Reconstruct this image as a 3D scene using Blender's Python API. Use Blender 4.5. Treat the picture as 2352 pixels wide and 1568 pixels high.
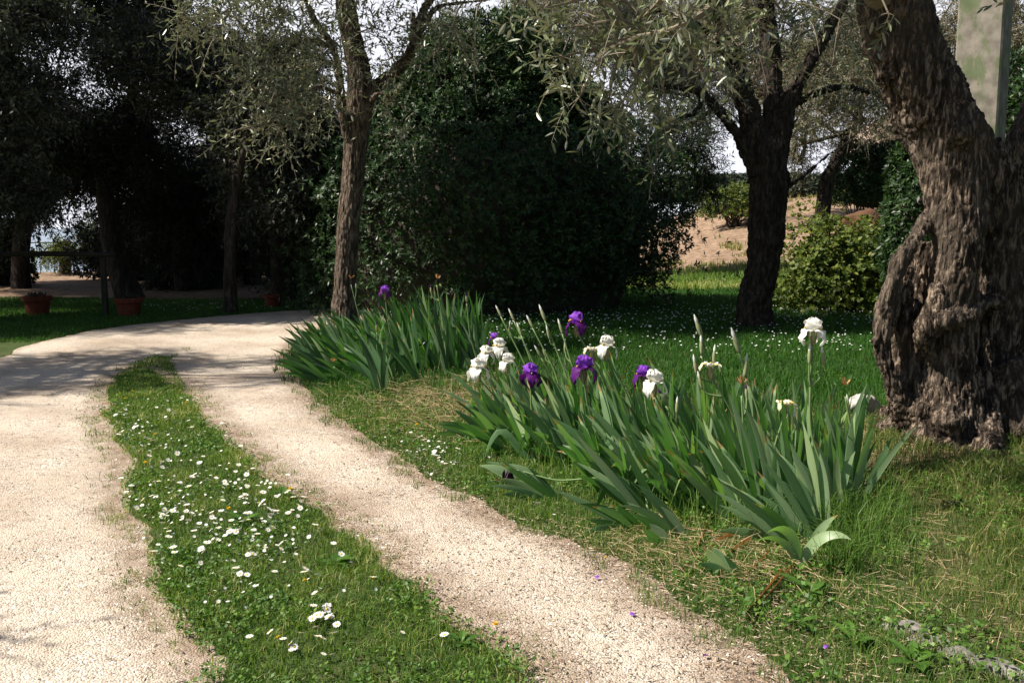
import bpy, math, random
import numpy as np
from mathutils import Vector, Matrix
R = math.radians
rng = np.random.default_rng(7); random.seed(7)
for o in list(bpy.data.objects): bpy.data.objects.remove(o)
sc = bpy.context.scene; COL = sc.collection

# ------------------------------------------------ camera, sky, sun, exposure
FPX, CU, CV, HZ, EYE = 2156.0, 1176.0, 784.0, 520.0, 1.5
PITCH = math.atan((CV-HZ)/FPX)
cam = bpy.data.cameras.new('camera'); cam.lens = 33.0; cam.sensor_width = 36.0; cam.clip_end = 20000; cam.clip_start = .05
co = bpy.data.objects.new('camera', cam); COL.objects.link(co)
co.location = (0, 0, EYE); co.rotation_euler = (math.pi/2-PITCH, 0, 0); sc.camera = co
sc.render.resolution_x = 1024; sc.render.resolution_y = 682
SUN_EL, SUN_AZ = R(48), R(-101)          # azimuth clockwise from +Y
w = bpy.data.worlds.new('World'); sc.world = w; w.use_nodes = True
nt = w.node_tree; bg = nt.nodes['Background']
sky = nt.nodes.new('ShaderNodeTexSky'); sky.sky_type = 'NISHITA'; sky.sun_disc = False
sky.sun_elevation = SUN_EL; sky.sun_rotation = SUN_AZ; sky.air_density = 1.0; sky.dust_density = 1.2; sky.ozone_density = 1.0

# a bank of bright white cloud low ahead of the camera only, kept off the sides to limit fill light
_tc = nt.nodes.new('ShaderNodeTexCoord'); _sx = nt.nodes.new('ShaderNodeSeparateXYZ'); nt.links.new(_tc.outputs['Generated'], _sx.inputs[0])
_nz = nt.nodes.new('ShaderNodeTexNoise'); _nz.inputs['Scale'].default_value = 3.0; _nz.inputs['Detail'].default_value = 6; nt.links.new(_tc.outputs['Generated'], _nz.inputs['Vector'])
_ad = nt.nodes.new('ShaderNodeMath'); _ad.operation = 'MULTIPLY_ADD'; nt.links.new(_nz.outputs[0], _ad.inputs[0]); _ad.inputs[1].default_value = -.55; nt.links.new(_sx.outputs[2], _ad.inputs[2])
_rp = nt.nodes.new('ShaderNodeMapRange'); _rp.inputs[1].default_value = .03; _rp.inputs[2].default_value = .16; _rp.inputs[3].default_value = 1; _rp.inputs[4].default_value = 0; nt.links.new(_ad.outputs[0], _rp.inputs[0])
_r2 = nt.nodes.new('ShaderNodeMapRange'); _r2.inputs[1].default_value = .35; _r2.inputs[2].default_value = .75; nt.links.new(_sx.outputs[1], _r2.inputs[0])
_ml = nt.nodes.new('ShaderNodeMath'); _ml.operation = 'MULTIPLY'; nt.links.new(_rp.outputs[0], _ml.inputs[0]); nt.links.new(_r2.outputs[0], _ml.inputs[1])
_mx = nt.nodes.new('ShaderNodeMix'); _mx.data_type = 'RGBA'; nt.links.new(_ml.outputs[0], _mx.inputs[0]); nt.links.new(sky.outputs[0], _mx.inputs[6]); _mx.inputs[7].default_value = (11.6, 11.8, 13.0, 1)
nt.links.new(_mx.outputs[2], bg.inputs[0]); bg.inputs[1].default_value = 0.05
sl = bpy.data.lights.new('sun', 'SUN'); sl.energy = 5.0; sl.angle = R(.53); sl.color = (1, .93, .82)
so = bpy.data.objects.new('sun', sl); COL.objects.link(so)
sdir = Vector((math.sin(SUN_AZ)*math.cos(SUN_EL), math.cos(SUN_AZ)*math.cos(SUN_EL), math.sin(SUN_EL)))
so.rotation_euler = sdir.to_track_quat('Z', 'Y').to_euler(); so.location = sdir*50
sc.view_settings.view_transform = 'Standard'; sc.view_settings.look = 'None'
sc.view_settings.exposure = 0.78; sc.view_settings.gamma = 1
sc.render.engine = 'CYCLES'; sc.cycles.max_bounces = 6; sc.cycles.transparent_max_bounces = 8

# ------------------------------------------------ maths
cp, sp = math.cos(PITCH), math.sin(PITCH)
def ray(u, v):
    X = (u-CU)/FPX; Z = -(v-CV)/FPX
    return np.array([X, cp+Z*sp, -sp+Z*cp])
def G(u, v, z=0.0):
    r = ray(u, v); t = (z-EYE)/r[2]; return np.array([0, 0, EYE])+r*t
def P(u, v, d):
    r = ray(u, v); return np.array([0, 0, EYE])+r*(d/r[1])
def _h(ix, iy, iz, s):
    n = (ix*374761393+iy*668265263+iz*2147483647+s*1274126177) & 0xffffffff
    n = ((n ^ (n >> 13))*1274126177) & 0xffffffff
    n = ((n ^ (n >> 16))*2246822519) & 0xffffffff
    return ((n ^ (n >> 15)) & 0xffffff)/float(0xffffff)
def vn(p, s=0):
    p = np.asarray(p, float); i = np.floor(p).astype(np.int64); f = p-i; f = f*f*(3-2*f)
    r = 0
    for a in (0, 1):
        for b in (0, 1):
            for c in (0, 1):
                wgt = (f[..., 0] if a else 1-f[..., 0])*(f[..., 1] if b else 1-f[..., 1])*(f[..., 2] if c else 1-f[..., 2])
                r = r+wgt*_h(i[..., 0]+a, i[..., 1]+b, i[..., 2]+c, s)
    return r
def fbm(p, o=3, s=0):
    p = np.asarray(p, float); a = .5; t = 0; r = 0
    for k in range(o): r = r+a*vn(p*(2**k), s+k); t += a; a *= .5
    return r/t
def n2(x, y, sc_, s=0, o=2):
    x = np.asarray(x, float); return fbm(np.stack([x*sc_, np.asarray(y, float)*sc_, np.zeros_like(x)+.37], -1), o, s)
def sst(a, b, x):
    t = np.clip((x-a)/(b-a), 0, 1); return t*t*(3-2*t)
def H(x, y):
    x = np.asarray(x, float); y = np.asarray(y, float)
    z = .03*np.sin(x*.9+1.1)*np.sin(y*.6+.4)*sst(5, 10, y)
    rise = 2.45*np.clip((y-23)/19, 0, 1)**1.05+np.clip((x-9)/12, 0, 1)*1.2*sst(12, 24, y)
    z = z+sst(2.0, 10.5, x)*rise*(1+.12*(n2(x, y, .35, 31)-.5)*2)+.10*(n2(x, y, .9, 32)-.5)*sst(24, 30, y)*sst(2, 5, x)
    z = z-sst(45, 220, y)*44*sst(-40, 0, y)
    z = z-sst(31, 60, y)*7*(1-sst(0, 5, x))
    z = z-sst(35, 220, np.abs(x))*25
    return z
def norm(a): return a/np.maximum(np.linalg.norm(a, axis=-1, keepdims=True), 1e-9)
def rvec(n, r=rng): return norm(r.normal(size=(n, 3)))
def cat(pts, n):
    p = np.asarray(pts, float)
    if len(p) == 2: t = np.linspace(0, 1, n)[:, None]; return p[0]*(1-t)+p[1]*t
    q = np.vstack([2*p[0]-p[1], p, 2*p[-1]-p[-2]]); m = len(p)-1
    t = np.linspace(0, m-1e-6, n); i = t.astype(int); f = (t-i)[:, None]
    a, b, c, d = q[i], q[i+1], q[i+2], q[i+3]
    return .5*((2*b)+(-a+c)*f+(2*a-5*b+4*c-d)*f**2+(-a+3*b-3*c+d)*f**3)
def pip(x, y, poly):
    ins = np.zeros(x.shape, bool); n = len(poly); j = n-1
    for i in range(n):
        xi, yi = poly[i][:2]; xj, yj = poly[j][:2]
        c = ((yi > y) != (yj > y)) & (x < (xj-xi)*(y-yi)/((yj-yi)+1e-12)+xi)
        ins ^= c; j = i
    return ins

# ------------------------------------------------ object helpers
def tag(o, label=None, cat_=None, group=None, kind=None):
    if label: o['label'] = label
    if cat_: o['category'] = cat_
    if group: o['group'] = group
    if kind: o['kind'] = kind
    return o
def thing(name, loc, label, cat_, group=None):
    o = bpy.data.objects.new(name, None); COL.objects.link(o); o.location = [float(c) for c in loc]
    o.empty_display_size = .1
    return tag(o, label, cat_, group)
class Acc:
    def __init__(s): s.v = []; s.f = []; s.va = []; s.n = 0; s.mi = []
    def add(s, V, F, var, mi=0):
        V = np.asarray(V, np.float32).reshape(-1, 3)
        if len(V) == 0: return
        var = np.broadcast_to(np.asarray(var, np.float32), (len(V),)) if np.ndim(var) < 2 else var
        if not isinstance(F, list): F = [F]
        for f in F:
            f = np.asarray(f, np.int32); s.f.append(f+s.n); s.mi.append(np.full(len(f), mi, np.int32))
        s.v.append(V); s.va.append(np.array(var, np.float32).reshape(-1)); s.n += len(V)
    def build(s, name, mats, parent=None, loc=None, smooth=False, top=True):
        me = bpy.data.meshes.new(name); V = np.vstack(s.v)
        off = np.array(parent.location if parent is not None else (loc if loc is not None else (0, 0, 0)), np.float32)
        if parent is not None and parent.parent is not None: off = off+np.array(parent.parent.location)
        V = (V-off).astype(np.float32)
        me.vertices.add(len(V)); me.vertices.foreach_set('co', V.ravel())
        lt = np.concatenate([np.full(len(f), f.shape[1], np.int32) for f in s.f])
        lv = np.concatenate([f.ravel() for f in s.f]).astype(np.int32)
        me.loops.add(len(lv)); me.loops.foreach_set('vertex_index', lv)
        me.polygons.add(len(lt)); ls = np.concatenate([[0], np.cumsum(lt)[:-1]]).astype(np.int32)
        me.polygons.foreach_set('loop_start', ls); me.polygons.foreach_set('loop_total', lt)
        if not isinstance(mats, (list, tuple)): mats = [mats]
        for m in mats: me.materials.append(m)
        me.polygons.foreach_set('material_index', np.concatenate(s.mi))
        me.polygons.foreach_set('use_smooth', np.full(len(lt), smooth))
        me.update(calc_edges=True)
        a = me.attributes.new('var', 'FLOAT', 'POINT'); a.data.foreach_set('value', np.concatenate(s.va))
        o = bpy.data.objects.new(name, me); COL.objects.link(o)
        if parent is not None: o.parent = parent
        elif loc is not None: o.location = [float(c) for c in loc]
        return o
    # flat leaves: hexagon (two quads folded lengthwise not needed) or rhombus
    def leaves(s, Pp, D, N, L, W, var, hexa=True, mi=0, curl=0.0):
        n = len(Pp)
        if n == 0: return
        D = norm(D); S = norm(np.cross(D, N)); N = np.cross(S, D)
        L = np.broadcast_to(L, (n,))[:, None]; W = np.broadcast_to(W, (n,))[:, None]
        var = np.broadcast_to(var, (n,))
        if hexa:
            c = N*L*curl
            V = np.stack([Pp, Pp+D*L*.3+S*W*.42+N*W*.12, Pp+D*L*.7+S*W*.4+c*.5+N*W*.1, Pp+D*L+c*1.1,
                          Pp+D*L*.7-S*W*.4+c*.5+N*W*.1, Pp+D*L*.3-S*W*.42+N*W*.12, Pp+D*L*.3, Pp+D*L*.7+c*.5], 1)
            b = (np.arange(n)*8)[:, None]
            F = np.concatenate([b+np.array([[6, 1, 2, 7]]), b+np.array([[5, 6, 7, 4]])])
            T = np.concatenate([b+np.array([[0, 1, 6]]), b+np.array([[0, 6, 5]]), b+np.array([[7, 2, 3]]), b+np.array([[4, 7, 3]])])
            # reverse windings to match normals
            s.add(V.reshape(-1, 3), [F, T], np.repeat(var, 8), mi)
        else:
            V = np.stack([Pp, Pp+D*L*.45+S*W*.5, Pp+D*L, Pp+D*L*.45-S*W*.5], 1)
            b = (np.arange(n)*4)[:, None]
            s.add(V.reshape(-1, 3), b+np.array([[0, 1, 2, 3]]), np.repeat(var, 4), mi)
    def tube(s, pts, rads, seg=8, n=None, mi=0, var=.5, cap=True, wob=0.0, seed=0):
        pts = np.asarray(pts, float); rads = np.asarray(rads, float)
        if n is None: n = max(4, (len(pts)-1)*5)
        t = np.linspace(0, len(pts)-1, n); C = cat(pts, n); rr = np.interp(t, np.arange(len(rads)), rads)
        T = norm(np.gradient(C, axis=0)); up = np.array([0.31, .2, .93]) if abs(T[0][2]) < .8 else np.array([1., 0.1, 0])
        X = np.zeros_like(T); a = up
        for i in range(n):
            a = a-T[i]*a.dot(T[i]); a = a/max(np.linalg.norm(a), 1e-6); X[i] = a
        Y = np.cross(T, X); th = np.linspace(0, 2*math.pi, seg, endpoint=False)
        ring = (X[:, None, :]*np.cos(th)[None, :, None]+Y[:, None, :]*np.sin(th)[None, :, None])
        r = rr[:, None]*np.ones(seg)[None]
        if wob:
            r = r*(1+wob*(fbm((C[:, None, :]+ring*.3)*2.3, 2, seed)-.5)*2)
        V = (C[:, None, :]+ring*r[..., None]).reshape(-1, 3)
        i = np.arange(n-1)[:, None]*seg; j = np.arange(seg)[None]; k = (j+1) % seg
        F = np.stack([i+j, i+k, i+seg+k, i+seg+j], -1).reshape(-1, 4)
        fl = [F]
        s.add(V, fl, var, mi)
        if cap:
            base = s.n
            s.v.append(np.stack([C[0], C[-1]]).astype(np.float32)); s.va.append(np.array([.5, .5], np.float32)); s.n += 2
            b0 = base-len(V); jj = np.arange(seg); kk = (jj+1) % seg
            s.f.append(np.stack([kk+b0, jj+b0, np.full(seg, base)], -1).astype(np.int32)); s.mi.append(np.full(seg, mi, np.int32))
            e = b0+(n-1)*seg
            s.f.append(np.stack([jj+e, kk+e, np.full(seg, base+1)], -1).astype(np.int32)); s.mi.append(np.full(seg, mi, np.int32))
        return C
    def twigs(s, S, D0, L, g, rad, K=5, mi=0, var=.5):
        """many thin curved twigs at once, 3 sided; returns node function"""
        n = len(S)
        if n == 0: return
        t = np.linspace(0, 1, K); Z = np.array([0, 0, -1.])
        Cc = S[:, None]+D0[:, None]*(t*1.0)[None, :, None]*L[:, None, None]+Z*(t**2)[None, :, None]*(g*L)[:, None, None]
        T = norm(np.gradient(Cc, axis=1)); X = norm(np.cross(T, np.array([.3, .2, .9]))); Y = np.cross(T, X)
        th = np.array([0, 2.094, 4.189]); rr = (rad*(1-.75*t))[None, :, None, None] if np.ndim(rad) == 0 else (rad[:, None]*(1-.75*t)[None])[:, :, None, None]
        V = Cc[:, :, None]+(X[:, :, None]*np.cos(th)[None, None, :, None]+Y[:, :, None]*np.sin(th)[None, None, :, None])*rr
        b = (np.arange(n)*K*3)[:, None, None]; i = (np.arange(K-1)*3)[None, :, None]; j = np.arange(3)[None, None]; k = (j+1) % 3
        F = np.stack(np.broadcast_arrays(b+i+j, b+i+k, b+i+3+k, b+i+3+j), -1).reshape(-1, 4)
        s.add(V.reshape(-1, 3), F, var, mi)

# ------------------------------------------------ materials
def newmat(name):
    m = bpy.data.materials.new(name); m.use_nodes = True; t = m.node_tree
    b = t.nodes['Principled BSDF']; return m, t, b
def nd(t, ty, **k):
    n = t.nodes.new(ty)
    for a, v in k.items():
        if a.startswith('i_'): n.inputs[int(a[2:])].default_value = v
        else: setattr(n, a, v)
    return n
def ramp(t, stops):
    r = t.nodes.new('ShaderNodeValToRGB'); e = r.color_ramp.elements
    while len(e) < len(stops): e.new(.5)
    for el, (p, c) in zip(e, stops): el.position = p; el.color = (*c, 1)
    return r
def mixc(t, fac, a, b, mode='MIX'):
    m = t.nodes.new('ShaderNodeMix'); m.data_type = 'RGBA'; m.blend_type = mode
    for s_, v in ((0, fac), (6, a), (7, b)):
        if hasattr(v, 'links') or isinstance(v, bpy.types.NodeSocket): t.links.new(v, m.inputs[s_])
        elif s_ == 0: m.inputs[0].default_value = v
        else: m.inputs[s_].default_value = (*v, 1)
    return m.outputs[2]
def leafmat(name, stops, back=None, rough=.45, tr=.22, spec=.4, trc=None):
    m, t, b = newmat(name)
    at = nd(t, 'ShaderNodeAttribute', attribute_name='var'); r = ramp(t, stops)
    t.links.new(at.outputs['Fac'], r.inputs[0]); c = r.outputs[0]
    if back:
        g = nd(t, 'ShaderNodeNewGeometry'); c = mixc(t, g.outputs['Backfacing'], c, back)
    t.links.new(c, b.inputs['Base Color']); b.inputs['Roughness'].default_value = rough
    b.inputs['Specular IOR Level'].default_value = spec
    if tr > 0:
        tb = nd(t, 'ShaderNodeBsdfTranslucent'); mx = nd(t, 'ShaderNodeMixShader'); mx.inputs[0].default_value = tr
        cc = mixc(t, 1.0, c, trc or (1.5, 1.7, .5), 'MULTIPLY'); t.links.new(cc, tb.inputs[0])
        t.links.new(b.outputs[0], mx.inputs[1]); t.links.new(tb.outputs[0], mx.inputs[2])
        t.links.new(mx.outputs[0], t.nodes['Material Output'].inputs[0])
    return m
def barkmat(name, dark, mid, light, sc_=6.0, zs=.25, bump=.6, spots=None):
    m, t, b = newmat(name)
    tc = nd(t, 'ShaderNodeTexCoord'); mp = nd(t, 'ShaderNodeMapping'); mp.inputs['Scale'].default_value = (sc_*2.2, sc_*2.2, sc_*2.2*zs)
    t.links.new(tc.outputs['Object'], mp.inputs[0])
    n1 = nd(t, 'ShaderNodeTexNoise'); n1.inputs['Scale'].default_value = 1.6; n1.inputs['Detail'].default_value = 8; n1.inputs['Roughness'].default_value = .65
    n1.inputs['Distortion'].default_value = .6
    t.links.new(mp.outputs[0], n1.inputs['Vector'])
    r = ramp(t, [(.36, dark), (.5, mid), (.62, light)]); t.links.new(n1.outputs[0], r.inputs[0]); c = r.outputs[0]
    nb = nd(t, 'ShaderNodeTexNoise'); nb.inputs['Scale'].default_value = 2.2; nb.inputs['Detail'].default_value = 4
    t.links.new(tc.outputs['Object'], nb.inputs['Vector']); rb = ramp(t, [(.42, (0, 0, 0)), (.62, (1, 1, 1))]); t.links.new(nb.outputs[0], rb.inputs[0])
    if spots: 
        mm = nd(t, 'ShaderNodeMath', operation='MULTIPLY'); mm.inputs[1].default_value = .55; t.links.new(rb.outputs[0], mm.inputs[0])
        c = mixc(t, mm.outputs[0], c, spots)
    t.links.new(c, b.inputs['Base Color']); b.inputs['Roughness'].default_value = .93; b.inputs['Specular IOR Level'].default_value = .2
    vo = nd(t, 'ShaderNodeTexVoronoi', feature='DISTANCE_TO_EDGE'); vo.inputs['Scale'].default_value = 1.5; t.links.new(mp.outputs[0], vo.inputs['Vector'])
    rv = ramp(t, [(0, (0, 0, 0)), (.25, (1, 1, 1))]); t.links.new(vo.outputs[0], rv.inputs[0])
    ad = nd(t, 'ShaderNodeMath', operation='ADD'); t.links.new(n1.outputs[0], ad.inputs[0])
    m2 = nd(t, 'ShaderNodeMath', operation='MULTIPLY'); m2.inputs[1].default_value = .35; t.links.new(rv.outputs[0], m2.inputs[0]); t.links.new(m2.outputs[0], ad.inputs[1])
    bp = nd(t, 'ShaderNodeBump'); bp.inputs['Strength'].default_value = bump; bp.inputs['Distance'].default_value = .04
    t.links.new(ad.outputs[0], bp.inputs['Height']); t.links.new(bp.outputs[0], b.inputs['Normal'])
    return m
def plain(name, col, rough=.7, spec=.3):
    m, t, b = newmat(name); b.inputs['Base Color'].default_value = (*col, 1); b.inputs['Roughness'].default_value = rough
    b.inputs['Specular IOR Level'].default_value = spec; return m
def noisy(name, stops, scale=8, detail=6, rough=.85, bump=.3, dist=.02, zsc=1):
    m, t, b = newmat(name); tc = nd(t, 'ShaderNodeTexCoord'); mp = nd(t, 'ShaderNodeMapping'); mp.inputs['Scale'].default_value = (1, 1, zsc)
    t.links.new(tc.outputs['Object'], mp.inputs[0])
    n = nd(t, 'ShaderNodeTexNoise'); n.inputs['Scale'].default_value = scale; n.inputs['Detail'].default_value = detail; n.inputs['Roughness'].default_value = .65
    t.links.new(mp.outputs[0], n.inputs['Vector']); r = ramp(t, stops); t.links.new(n.outputs[0], r.inputs[0]); t.links.new(r.outputs[0], b.inputs['Base Color'])
    bp = nd(t, 'ShaderNodeBump'); bp.inputs['Strength'].default_value = bump; bp.inputs['Distance'].default_value = dist
    t.links.new(n.outputs[0], bp.inputs['Height']); t.links.new(bp.outputs[0], b.inputs['Normal']); b.inputs['Roughness'].default_value = rough
    b.inputs['Specular IOR Level'].default_value = .25
    return m

def gravelmat():
    m, t, b = newmat('gravel'); tc = nd(t, 'ShaderNodeTexCoord')
    v = nd(t, 'ShaderNodeTexVoronoi'); v.inputs['Scale'].default_value = 125; t.links.new(tc.outputs['Object'], v.inputs['Vector'])
    v2 = nd(t, 'ShaderNodeTexVoronoi'); v2.inputs['Scale'].default_value = 300; t.links.new(tc.outputs['Object'], v2.inputs['Vector'])
    n = nd(t, 'ShaderNodeTexNoise'); n.inputs['Scale'].default_value = 3.2; n.inputs['Detail'].default_value = 12; n.inputs['Roughness'].default_value = .78; t.links.new(tc.outputs['Object'], n.inputs['Vector'])
    sx = nd(t, 'ShaderNodeSeparateColor'); t.links.new(v.outputs['Color'], sx.inputs[0])
    r1 = ramp(t, [(0, (.16, .13, .105)), (.18, (.42, .36, .295)), (.6, (.57, .50, .42)), (.9, (.67, .62, .55)), (1, (.85, .83, .79))]); t.links.new(sx.outputs[0], r1.inputs[0])
    sx2 = nd(t, 'ShaderNodeSeparateColor'); t.links.new(v2.outputs['Color'], sx2.inputs[0])
    r2 = ramp(t, [(0, (.39, .33, .265)), (.5, (.60, .515, .415)), (1, (.68, .61, .52))]); t.links.new(sx2.outputs[0], r2.inputs[0])
    rn = ramp(t, [(.40, (0, 0, 0)), (.6, (1, 1, 1))]); t.links.new(n.outputs[0], rn.inputs[0])
    c = mixc(t, rn.outputs[0], r1.outputs[0], r2.outputs[0])
    # brown dirt patches + compacted pale wheel lane
    n3 = nd(t, 'ShaderNodeTexNoise'); n3.inputs['Scale'].default_value = .9; n3.inputs['Detail'].default_value = 5; t.links.new(tc.outputs['Object'], n3.inputs['Vector'])
    r3 = ramp(t, [(.35, (.76, .70, .66)), (.6, (1.09, 1.08, 1.07))]); t.links.new(n3.outputs[0], r3.inputs[0])
    c = mixc(t, 1.0, c, r3.outputs[0], 'MULTIPLY')
    n5 = nd(t, 'ShaderNodeTexNoise'); n5.inputs['Scale'].default_value = 16; n5.inputs['Detail'].default_value = 12; n5.inputs['Roughness'].default_value = .85; t.links.new(tc.outputs['Object'], n5.inputs['Vector'])
    r5_ = ramp(t, [(.36, (.62, .58, .55)), (.47, (.97, .96, .95)), (.6, (1.06, 1.05, 1.04))]); t.links.new(n5.outputs[0], r5_.inputs[0]); c = mixc(t, 1.0, c, r5_.outputs[0], 'MULTIPLY')
    at = nd(t, 'ShaderNodeAttribute', attribute_name='var'); n4 = nd(t, 'ShaderNodeTexNoise'); n4.inputs['Scale'].default_value = 9; n4.inputs['Detail'].default_value = 6
    t.links.new(tc.outputs['Object'], n4.inputs['Vector'])
    ma = nd(t, 'ShaderNodeMath', operation='MULTIPLY'); t.links.new(at.outputs['Fac'], ma.inputs[0]); t.links.new(n4.outputs[0], ma.inputs[1])
    ra = ramp(t, [(.12, (0, 0, 0)), (.5, (.9, .9, .9))]); t.links.new(ma.outputs[0], ra.inputs[0])
    c = mixc(t, ra.outputs[0], c, (.27, .195, .14))
    t.links.new(c, b.inputs['Base Color'])
    b1 = nd(t, 'ShaderNodeBump'); b1.inputs['Strength'].default_value = 1.0; b1.inputs['Distance'].default_value = .006; b1.invert = True
    t.links.new(v.outputs['Distance'], b1.inputs['Height'])
    b2 = nd(t, 'ShaderNodeBump'); b2.inputs['Strength'].default_value = .45; b2.inputs['Distance'].default_value = .02
    t.links.new(n.outputs[0], b2.inputs['Height']); t.links.new(b1.outputs[0], b2.inputs['Normal']); t.links.new(b2.outputs[0], b.inputs['Normal'])
    b.inputs['Roughness'].default_value = .95; b.inputs['Specular IOR Level'].default_value = .15
    return m
def groundmat():
    m, t, b = newmat('ground'); tc = nd(t, 'ShaderNodeTexCoord')
    n = nd(t, 'ShaderNodeTexNoise'); n.inputs['Scale'].default_value = 1.3; n.inputs['Detail'].default_value = 10; n.inputs['Roughness'].default_value = .7; t.links.new(tc.outputs['Object'], n.inputs['Vector'])
    rg = ramp(t, [(.3, (.025, .045, .012)), (.5, (.05, .075, .022)), (.7, (.10, .095, .045))]); t.links.new(n.outputs[0], rg.inputs[0])
    n2_ = nd(t, 'ShaderNodeTexNoise'); n2_.inputs['Scale'].default_value = 5; n2_.inputs['Detail'].default_value = 8; n2_.inputs['Roughness'].default_value = .7; t.links.new(tc.outputs['Object'], n2_.inputs['Vector'])
    rs = ramp(t, [(.3, (.09, .06, .035)), (.5, (.20, .14, .085)), (.7, (.36, .27, .18))]); t.links.new(n2_.outputs[0], rs.inputs[0])
    rp = ramp(t, [(.32, (.12, .08, .05)), (.5, (.25, .17, .115)), (.68, (.38, .28, .20))]); t.links.new(n2_.outputs[0], rp.inputs[0])
    at = nd(t, 'ShaderNodeAttribute', attribute_name='var')     # 0 turf, .5 dry soil and straw, 1 bare pink soil
    r1 = ramp(t, [(.05, (0, 0, 0)), (.45, (1, 1, 1))]); t.links.new(at.outputs['Fac'], r1.inputs[0])
    r2 = ramp(t, [(.55, (0, 0, 0)), (.85, (1, 1, 1))]); t.links.new(at.outputs['Fac'], r2.inputs[0])
    c = mixc(t, r1.outputs[0], rg.outputs[0], rs.outputs[0]); c = mixc(t, r2.outputs[0], c, rp.outputs[0])
    t.links.new(c, b.inputs['Base Color']); b.inputs['Roughness'].default_value = .95; b.inputs['Specular IOR Level'].default_value = .1
    bp = nd(t, 'ShaderNodeBump'); bp.inputs['Strength'].default_value = .8; bp.inputs['Distance'].default_value = .03
    t.links.new(n2_.outputs[0], bp.inputs['Height']); t.links.new(bp.outputs[0], b.inputs['Normal'])
    return m
M = {}
M['gravel'] = gravelmat(); M['ground'] = groundmat()
M['olive'] = leafmat('olive_leaf', [(0, (.05, .07, .03)), (.5, (.11, .14, .062)), (.85, (.20, .225, .115)), (1, (.36, .36, .22))], back=(.27, .28, .215), rough=.36, tr=.12, spec=.55, trc=(1.2, 1.3, .6))
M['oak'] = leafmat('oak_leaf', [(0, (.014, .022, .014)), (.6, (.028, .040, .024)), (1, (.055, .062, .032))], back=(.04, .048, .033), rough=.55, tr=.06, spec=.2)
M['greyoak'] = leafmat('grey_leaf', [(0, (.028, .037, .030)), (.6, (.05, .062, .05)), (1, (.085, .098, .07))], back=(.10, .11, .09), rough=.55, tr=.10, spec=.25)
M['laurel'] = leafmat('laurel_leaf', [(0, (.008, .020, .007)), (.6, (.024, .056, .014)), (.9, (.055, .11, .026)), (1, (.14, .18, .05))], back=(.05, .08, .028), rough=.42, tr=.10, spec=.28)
M['shrub'] = leafmat('shrub_leaf', [(0, (.035, .065, .012)), (.5, (.085, .125, .02)), (.85, (.17, .20, .035)), (1, (.32, .30, .05))], back=(.12, .14, .04), rough=.5, tr=.28, spec=.3)
M['farolive'] = leafmat('far_olive_leaf', [(0, (.055, .058, .032)), (.6, (.115, .11, .065)), (1, (.21, .18, .11))], back=(.17, .165, .12), rough=.5, tr=.15)
M['grass'] = leafmat('grass_blade', [(0, (.045, .10, .018)), (.42, (.105, .19, .034)), (.78, (.21, .285, .06)), (1, (.46, .40, .20))], rough=.5, tr=.28, spec=.3)
M['lawn'] = leafmat('lawn_blade', [(0, (.022, .075, .012)), (.5, (.045, .125, .018)), (.85, (.09, .175, .028)), (1, (.22, .22, .06))], rough=.48, tr=.28, spec=.3)
M['drygrass'] = leafmat('dry_blade', [(0, (.04, .085, .014)), (.45, (.095, .145, .028)), (.7, (.21, .20, .065)), (1, (.48, .37, .20))], rough=.6, tr=.25, spec=.2)
M['straw'] = leafmat('straw', [(0, (.30, .20, .10)), (1, (.58, .46, .27))], rough=.7, tr=.1, spec=.2)
M['clover'] = leafmat('clover_leaf', [(0, (.035, .095, .014)), (.6, (.075, .16, .022)), (1, (.16, .26, .04))], rough=.5, tr=.25, spec=.3)
M['irisleaf'] = leafmat('iris_leaf', [(0, (.035, .095, .028)), (.42, (.112, .205, .088)), (.74, (.255, .35, .19)), (.95, (.32, .40, .16)), (1, (.34, .21, .09))], rough=.42, tr=.26, spec=.38, trc=(1.1, 1.7, .35))
M['irisfar'] = leafmat('iris_leaf_deep', [(0, (.028, .082, .028)), (.45, (.075, .155, .060)), (.78, (.16, .25, .12)), (.95, (.24, .31, .12)), (1, (.32, .20, .09))], rough=.42, tr=.26, spec=.38, trc=(1.1, 1.7, .35))
M['deadleaf'] = leafmat('dead_leaf', [(0, (.22, .09, .03)), (1, (.55, .30, .12))], rough=.6, tr=.2, trc=(1.2, 1, .7))
M['stem'] = leafmat('iris_stem', [(0, (.11, .19, .06)), (1, (.20, .28, .11))], rough=.45, tr=0)
M['spathe'] = leafmat('bud_sheath', [(0, (.15, .20, .08)), (.5, (.30, .33, .17)), (1, (.40, .28, .17))], rough=.6, tr=.15)
M['white'] = leafmat('white_petal', [(0, (.80, .80, .76)), (.7, (.86, .85, .80)), (1, (.75, .62, .26))], rough=.6, tr=.30, spec=.2, trc=(1, 1, .95))
M['cream'] = leafmat('cream_petal', [(0, (.80, .76, .60)), (.7, (.80, .72, .45)), (1, (.68, .50, .16))], rough=.6, tr=.30, spec=.2, trc=(1, 1, .9))
M['violet'] = leafmat('violet_petal', [(0, (.20, .04, .46)), (.5, (.32, .09, .60)), (1, (.50, .34, .58))], rough=.55, tr=.30, spec=.2, trc=(1.1, .9, 1.2))
M['purple'] = leafmat('purple_petal', [(0, (.075, .006, .12)), (.6, (.12, .012, .19)), (1, (.45, .34, .38))], rough=.5, tr=.2, spec=.25, trc=(1.4, .7, 1.3))
M['beard'] = plain('beard', (.75, .45, .07), .8)
M['dried'] = plain('dried_petal', (.035, .012, .03), .6)
M['daisy'] = leafmat('daisy_petal', [(0, (.80, .80, .78)), (1, (.88, .87, .84))], rough=.6, tr=.15, spec=.2, trc=(1, 1, 1))
M['daisyc'] = plain('daisy_centre', (.78, .48, .03), .8)
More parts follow.
